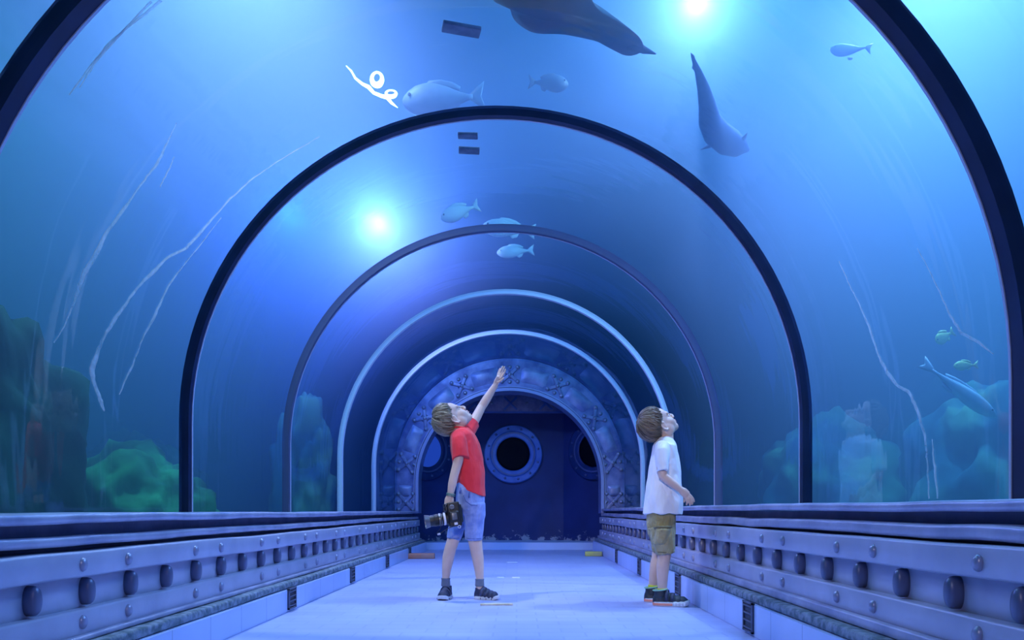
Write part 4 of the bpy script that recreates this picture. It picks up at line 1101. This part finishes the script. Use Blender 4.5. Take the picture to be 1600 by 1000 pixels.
c, d, L = side(1297, 76, 1351, 90, 3.9); fish('fish', c, d, L, L * .36, L * .22, 'fish_blue', 'small dark blue fish alone high in the bright water at the right', bend=.5)
c, d, L = side(1556, 652, 1440, 566, 3.7); fish('fish', c, d, L, L * .17, L * .15, 'fish_pale', 'long pale fish slanting behind the wide right pane, near the big seam')
c, d, L = side(1490, 572, 1528, 570, 3.9); fish('fish', c, d, L, L * .40, L * .2, 'fish_yellow', 'small yellowish fish above the long pale fish, beside the big right seam')
c, d, L = side(1462, 534, 1490, 518, 4.1); fish('fish', c, d, L, L * .6, L * .2, 'fish_yellow', 'small round greenish fish behind the right pane, highest beside the big seam')

# shark seen from below
def shark():
    z = 2.95
    pts = [at_height(x, y, z) for x, y in ((1083, 92), (1091, 112), (1099, 138), (1105, 165), (1109, 190), (1120, 208), (1138, 222), (1154, 230), (1167, 234))]
    wid = (.010, .022, .040, .058, .078, .100, .105, .080, .022)
    root = pts[4]
    t = empty('shark', root); tag(t, 'slender shark seen from below in the bright water, tail towards the top of the photo', 'shark')
    b = MB(); b.tube([p - root for p in pts], [(w * .86, w * .72) for w in wid], 20, side=(1, -.3, 0), round_ends=True)
    b.build('body', M['shark_skin'], t)
    def sf(name, pl, th=.012, zo=0):
        p3 = [at_height(x, y, z) - root for x, y in pl]
        k = len(p3); c = sum(p3, Vector()) / k; v = []; f = []
        for s in (1, -1):
            v += [p + Vector((0, 0, s * th * .1 + zo)) for p in p3] + [c + Vector((0, 0, s * th + zo))]
        for i in range(k):
            j = (i + 1) % k; f += [(i, j, k), (k + 1 + j, k + 1 + i, 2 * k + 1), (j, i, k + 1 + i, k + 1 + j)]
        obj(name, v, f, M['shark_skin'], t)
    sf('pectoral_fin', ((1121, 220), (1110, 231), (1094, 234), (1108, 226), (1117, 214)))
    sf('pectoral_fin', ((1150, 221), (1160, 214), (1168, 207), (1166, 216), (1160, 226)))
    sf('pelvic_fin', ((1103, 188), (1097, 194), (1092, 193), (1099, 187), (1103, 180)))
    sf('pelvic_fin', ((1111, 184), (1117, 187), (1122, 190), (1116, 191), (1112, 193)))
    sf('second_dorsal_fin', ((1102, 150), (1096, 153), (1093, 151), (1098, 146)))
    sf('tail_fin', ((1085, 100), (1080, 90), (1079, 82), (1085, 87), (1089, 104), (1086, 112), (1081, 106)))
shark()

# big ray crossing overhead
def ray():
    z = 2.95
    out = [(768, -6), (772, 4), (786, 8), (797, 10), (801, 26), (818, 38), (836, 47), (868, 52), (904, 60), (940, 68), (962, 82), (980, 88), (1004, 80), (1006, 64), (985, 44), (962, 30), (940, 20), (928, 8), (922, -6), (912, -60), (880, -110), (820, -120), (780, -70)]
    for _ in range(2):
        out = [q for a, b in zip(out, out[1:] + out[:1]) for q in ((a[0] * .75 + b[0] * .25, a[1] * .75 + b[1] * .25), (a[0] * .25 + b[0] * .75, a[1] * .25 + b[1] * .75))]
    P = [at_height(x, y, z) for x, y in out]; c = sum(P, Vector()) / len(P)
    t = empty('stingray', c); tag(t, 'large dark flat fish overhead, cut off by the top edge of the photo', 'ray')
    k = len(P); v = []; f = []; rows = 6
    for s in (1, -1):
        for r in range(rows):
            a = 1 - r / rows
            h = .085 * (1 - a * a) + .004
            for i, p in enumerate(P):
                q = (p - c) * a
                v.append(Vector((q.x, q.y, s * h * (1 if s > 0 else .5) + .03 * noise.noise(q * 3 + Vector((2, 0, 0))))))
        v.append(Vector((0, 0, s * .09 * (1 if s > 0 else .5))))
    m = rows * k + 1
    for s, o in ((1, 0), (-1, m)):
        for r in range(rows - 1):
            for i in range(k):
                j = (i + 1) % k; q = (o + r*k + i, o + r*k + j, o + (r+1)*k + j, o + (r+1)*k + i); f.append(q if s < 0 else tuple(reversed(q)))
        for i in range(k):
            j = (i + 1) % k; q = (o + (rows-1)*k + i, o + (rows-1)*k + j, o + rows*k); f.append(q if s < 0 else tuple(reversed(q)))
    for i in range(k):
        j = (i + 1) % k; f.append((i, j, m + j, m + i))
    obj('body', v, f, M['ray_skin'], t)
    b = MB(); b.tube([at_height(x, y, z) - c for x, y in ((985, 68), (1006, 78), (1024, 84))], [.030, .018, .004], 10, round_ends=True); b.build('tail', M['ray_skin'], t)
ray()

# ------------------------------------------------------------------ floor reflections overhead, modelled as small plates on the crown
M['plate'] = pbr('grey_plate', (0.10, 0.12, 0.17), 0.6, 0, (0.20, 0.22, 0.28), 18)  # stands in for floor reflections in the crown
def plate(px, py, w, d, rz, label):  # one floor reflection, modelled as a plate
    Y = 3.3
    for _ in range(8): Y = (RG + cz_at(Y) + .045 - CAM.z) * F / (VY - py)
    p = at(px, py, Y); z = RG + cz_at(Y) + .040
    m = MB(); m.rbox((-w/2, -d/2, 0), (w/2, d/2, .016), .004); o = m.build('flat_plate', M['plate']); o.location = (p.x, p.y, z); o.rotation_euler = (0, 0, rz)  # plate stands in for a floor reflection
    tag(o, label, 'plate', 'small plates lying on the tunnel crown')
plate(721, 47, .155, .055, .25, 'small grey plate on top of the glass, the nearest one, under the dark flat fish')
plate(731, 213, .105, .045, .05, 'thin grey plate on top of the glass beyond the second seam, the upper of two')
plate(733, 236, .115, .055, .10, 'thin grey plate on top of the glass beyond the second seam, the lower of two')

# glint of light through rippled water, shaped as emissive tubes
M['glow'] = emis('white_lamp_glow', (0.80, 0.92, 1.0), 6.0)  # glow of the water glint, no lamp there
def lamp():  # the water glint, not a real lamp
    z = 2.98
    g = lambda x, y: at_height(x, y, z)
    c = g(588, 135); t = empty('light_tube', c); tag(t, 'bright white squiggle of light in the water left of the tunnel crown', 'light')  # tube stands in for the glint
    m = MB(); m.tube([g(*p) - c for p in ((541, 103), (549, 111), (555, 122), (566, 131), (576, 136), (584, 145), (596, 150), (605, 152), (612, 161), (621, 168))], [.002, .005, .006, .008, .011, .009, .010, .012, .008, .002], 8, round_ends=True); m.build('tube', M['glow'], t)
    def ring(cx, cy, rx, ry, w):
        m = MB(); m.tube([g(cx + rx * math.cos(2*PI*i/20), cy + ry * math.sin(2*PI*i/20)) - c for i in range(21)], [w * (1 + .45 * math.sin(2*PI*i/20)) for i in range(21)], 8, cap=False); m.build('loop', M['glow'], t)
    ring(589, 123, 8, 10, .0115); ring(611, 146, 8, 5, .008)
lamp()

# ------------------------------------------------------------------ streaks of reflected light, modelled as pale ribbons on the acrylic
def m_scuff():  # material for the streaks of reflected light
    m, ns, ln = mat_new('acrylic_scuff')  # reflected light put into a pale material
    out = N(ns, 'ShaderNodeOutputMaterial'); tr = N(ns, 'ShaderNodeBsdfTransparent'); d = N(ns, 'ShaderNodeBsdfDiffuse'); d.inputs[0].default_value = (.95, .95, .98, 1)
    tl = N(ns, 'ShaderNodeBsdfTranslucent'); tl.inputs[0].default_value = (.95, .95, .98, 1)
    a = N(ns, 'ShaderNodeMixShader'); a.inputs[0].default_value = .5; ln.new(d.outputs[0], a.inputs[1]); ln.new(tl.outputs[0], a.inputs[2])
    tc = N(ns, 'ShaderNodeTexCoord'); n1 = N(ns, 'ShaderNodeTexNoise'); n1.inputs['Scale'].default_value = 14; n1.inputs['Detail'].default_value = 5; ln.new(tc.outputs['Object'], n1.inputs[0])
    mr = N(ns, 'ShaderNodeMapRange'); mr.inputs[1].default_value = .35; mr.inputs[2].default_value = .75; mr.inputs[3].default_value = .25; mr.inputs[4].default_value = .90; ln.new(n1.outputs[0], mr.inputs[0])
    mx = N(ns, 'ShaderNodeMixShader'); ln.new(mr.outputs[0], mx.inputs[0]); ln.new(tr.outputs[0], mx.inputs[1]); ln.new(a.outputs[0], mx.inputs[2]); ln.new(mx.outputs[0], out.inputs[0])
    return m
M['scuff'] = m_scuff()  # reflected light streaks
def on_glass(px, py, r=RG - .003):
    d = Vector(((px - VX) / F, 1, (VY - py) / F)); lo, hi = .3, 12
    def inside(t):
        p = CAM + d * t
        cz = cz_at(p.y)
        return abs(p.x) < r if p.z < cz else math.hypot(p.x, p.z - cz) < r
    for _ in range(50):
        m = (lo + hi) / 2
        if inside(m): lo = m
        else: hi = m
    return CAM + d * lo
def scuff(pts, w):  # one streak of reflected light as a pale ribbon
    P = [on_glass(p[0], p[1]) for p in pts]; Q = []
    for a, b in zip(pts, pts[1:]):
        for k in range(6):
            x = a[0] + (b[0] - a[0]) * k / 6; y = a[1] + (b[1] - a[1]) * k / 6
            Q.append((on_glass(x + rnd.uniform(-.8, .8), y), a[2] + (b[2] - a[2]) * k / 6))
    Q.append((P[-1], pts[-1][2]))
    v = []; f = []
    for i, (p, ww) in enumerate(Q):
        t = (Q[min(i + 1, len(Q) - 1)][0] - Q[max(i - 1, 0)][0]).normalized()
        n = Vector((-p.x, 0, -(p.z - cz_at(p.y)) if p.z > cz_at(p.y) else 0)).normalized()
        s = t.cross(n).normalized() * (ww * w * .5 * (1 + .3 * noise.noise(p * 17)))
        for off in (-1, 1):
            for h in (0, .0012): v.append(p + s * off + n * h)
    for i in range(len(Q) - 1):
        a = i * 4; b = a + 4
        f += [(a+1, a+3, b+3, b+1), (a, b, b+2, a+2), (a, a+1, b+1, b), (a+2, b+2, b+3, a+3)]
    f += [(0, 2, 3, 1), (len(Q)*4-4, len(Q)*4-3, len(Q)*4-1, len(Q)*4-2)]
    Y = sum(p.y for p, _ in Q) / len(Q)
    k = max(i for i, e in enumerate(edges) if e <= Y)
    return obj('scuff', v, f, M['scuff'], bpy.data.objects['window_%d' % (k + 1)])  # ribbon stands in for a streak of reflected light
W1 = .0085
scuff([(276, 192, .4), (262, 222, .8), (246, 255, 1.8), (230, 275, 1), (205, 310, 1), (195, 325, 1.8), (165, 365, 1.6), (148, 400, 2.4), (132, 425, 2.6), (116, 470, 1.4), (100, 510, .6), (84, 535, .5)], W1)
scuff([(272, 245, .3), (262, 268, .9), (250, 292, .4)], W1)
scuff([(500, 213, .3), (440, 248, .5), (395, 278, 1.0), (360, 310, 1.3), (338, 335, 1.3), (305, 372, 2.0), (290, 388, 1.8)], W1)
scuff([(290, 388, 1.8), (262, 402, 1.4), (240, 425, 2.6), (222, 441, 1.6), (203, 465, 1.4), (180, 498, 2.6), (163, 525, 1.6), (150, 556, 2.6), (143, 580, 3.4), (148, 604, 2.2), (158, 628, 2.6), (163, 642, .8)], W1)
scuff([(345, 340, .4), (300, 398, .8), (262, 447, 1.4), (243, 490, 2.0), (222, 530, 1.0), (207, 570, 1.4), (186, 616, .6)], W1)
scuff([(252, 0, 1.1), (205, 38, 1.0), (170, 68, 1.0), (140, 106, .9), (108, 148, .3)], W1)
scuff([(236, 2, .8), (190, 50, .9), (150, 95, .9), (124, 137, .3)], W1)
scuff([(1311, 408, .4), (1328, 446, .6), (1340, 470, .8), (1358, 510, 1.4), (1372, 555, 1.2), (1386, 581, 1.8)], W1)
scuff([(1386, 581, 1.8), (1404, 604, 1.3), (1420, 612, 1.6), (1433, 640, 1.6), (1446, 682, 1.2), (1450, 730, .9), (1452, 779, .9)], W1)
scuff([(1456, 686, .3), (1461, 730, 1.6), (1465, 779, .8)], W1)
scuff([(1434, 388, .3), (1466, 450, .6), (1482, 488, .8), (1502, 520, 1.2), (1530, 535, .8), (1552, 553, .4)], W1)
# ------------------------------------------------------------------ light
w = bpy.data.worlds.new('World'); bpy.context.scene.world = w; w.use_nodes = True
bg = w.node_tree.nodes['Background']; bg.inputs[0].default_value = (0.05, 0.18, 0.95, 1); bg.inputs[1].default_value = 0.35
def area(name, loc, to, size, power, col, sizey=None, spread=None):
    l = bpy.data.lights.new(name, 'AREA'); l.energy = power; l.color = col; l.size = size
    if sizey: l.shape = 'RECTANGLE'; l.size_y = sizey
    if spread: l.spread = R(spread)
    o = bpy.data.objects.new(name, l); C.objects.link(o); o.location = loc
    o.rotation_euler = (Vector(to) - Vector(loc)).to_track_quat('-Z', 'Y').to_euler()
    return o
def point(name, loc, power, col, rad=.06):
    l = bpy.data.lights.new(name, 'POINT'); l.energy = power; l.color = col; l.shadow_soft_size = rad
    o = bpy.data.objects.new(name, l); C.objects.link(o); o.location = loc
    return o
def spot(name, loc, to, power, col, cone=110, rad=.12, blend=1.0):
    l = bpy.data.lights.new(name, 'SPOT'); l.energy = power; l.color = col; l.shadow_soft_size = rad; l.spot_size = R(cone); l.spot_blend = blend
    o = bpy.data.objects.new(name, l); C.objects.link(o); o.location = loc
    o.rotation_euler = (Vector(to) - Vector(loc)).to_track_quat('-Z', 'Y').to_euler()
    return o
p = at(590, 350, 6.4); point('tank_lamp_second_pane', p, 300, (.60, .44, 1), .10)
p = at_height(1090, 4, 3.8); point('tank_lamp_right', p, 190, (.85, .62, 1), .05)
spot('tank_spot_left', (-1.5, 3.9, 4.72), (-1.6, 4.0, 0), 2100, (1.15, .52, .95), 98)
spot('tank_spot_right', (2.9, 4.3, 4.72), (2.9, 4.6, 0), 3000, (1.25, .46, 1), 100)
spot('tank_spot_right_near', (2.6, 2.4, 4.72), (2.6, 2.6, 0), 1100, (1.05, .40, 1), 115)
spot('tank_spot_left_low', (-4.2, 4.4, 4.72), (-3.8, 4.4, 0), 420, (.03, .50, .50), 110)  # added unseen source, tints the lower left water teal
area('daylight_left', (-2.3, 2.6, 5.2), (-2.0, 3.0, 0), 2.4, 90, (.03, .50, .55), 3.0)
area('daylight_right', (2.8, 3.6, 5.2), (2.5, 4.0, 0), 2.6, 460, (.20, .40, 1.0), 3.6)
point('far_blue_lamp', (-2.1, 6.6, 3.4), 260, (.02, .08, 1), .12)  # added unseen source, deepens the blue of the far water
spot('entrance_spot', (-.55, -1.4, 2.2), (.32, 4.0, .75), 400, (1.0, .88, .82), 24, .10, .8)  # added narrow white fill aimed at the boys, no fixture there
area('entrance_light', (-.75, -1.6, 2.15), (0, 4.0, .7), 1.0, 20, (.95, .82, .84))  # added soft white fill behind the camera to light the boys

# ------------------------------------------------------------------ camera
cam = bpy.data.cameras.new('camera'); co = bpy.data.objects.new('view_camera', cam); C.objects.link(co)
co.location = CAM; co.rotation_euler = (PI/2, 0, 0)
cam.sensor_width = 36; cam.lens = 36 * F / 1600
cam.shift_x = -(VX - 800) / 1600; cam.shift_y = (VY - 500) / 1600
cam.clip_start = .02; cam.clip_end = 200
sc = bpy.context.scene; sc.camera = co
sc.view_settings.view_transform = 'Standard'; sc.view_settings.look = 'None'; sc.view_settings.gamma = 1; sc.view_settings.exposure = 0; sc.view_settings.use_curve_mapping = False
cy = sc.cycles
cy.use_denoising = True; cy.volume_bounces = 0; cy.max_bounces = 8; cy.transparent_max_bounces = 24; cy.glossy_bounces = 3; cy.diffuse_bounces = 3
cy.sample_clamp_indirect = 4; cy.caustics_reflective = False; cy.caustics_refractive = False
bpy.data.scenes.remove(WORK)
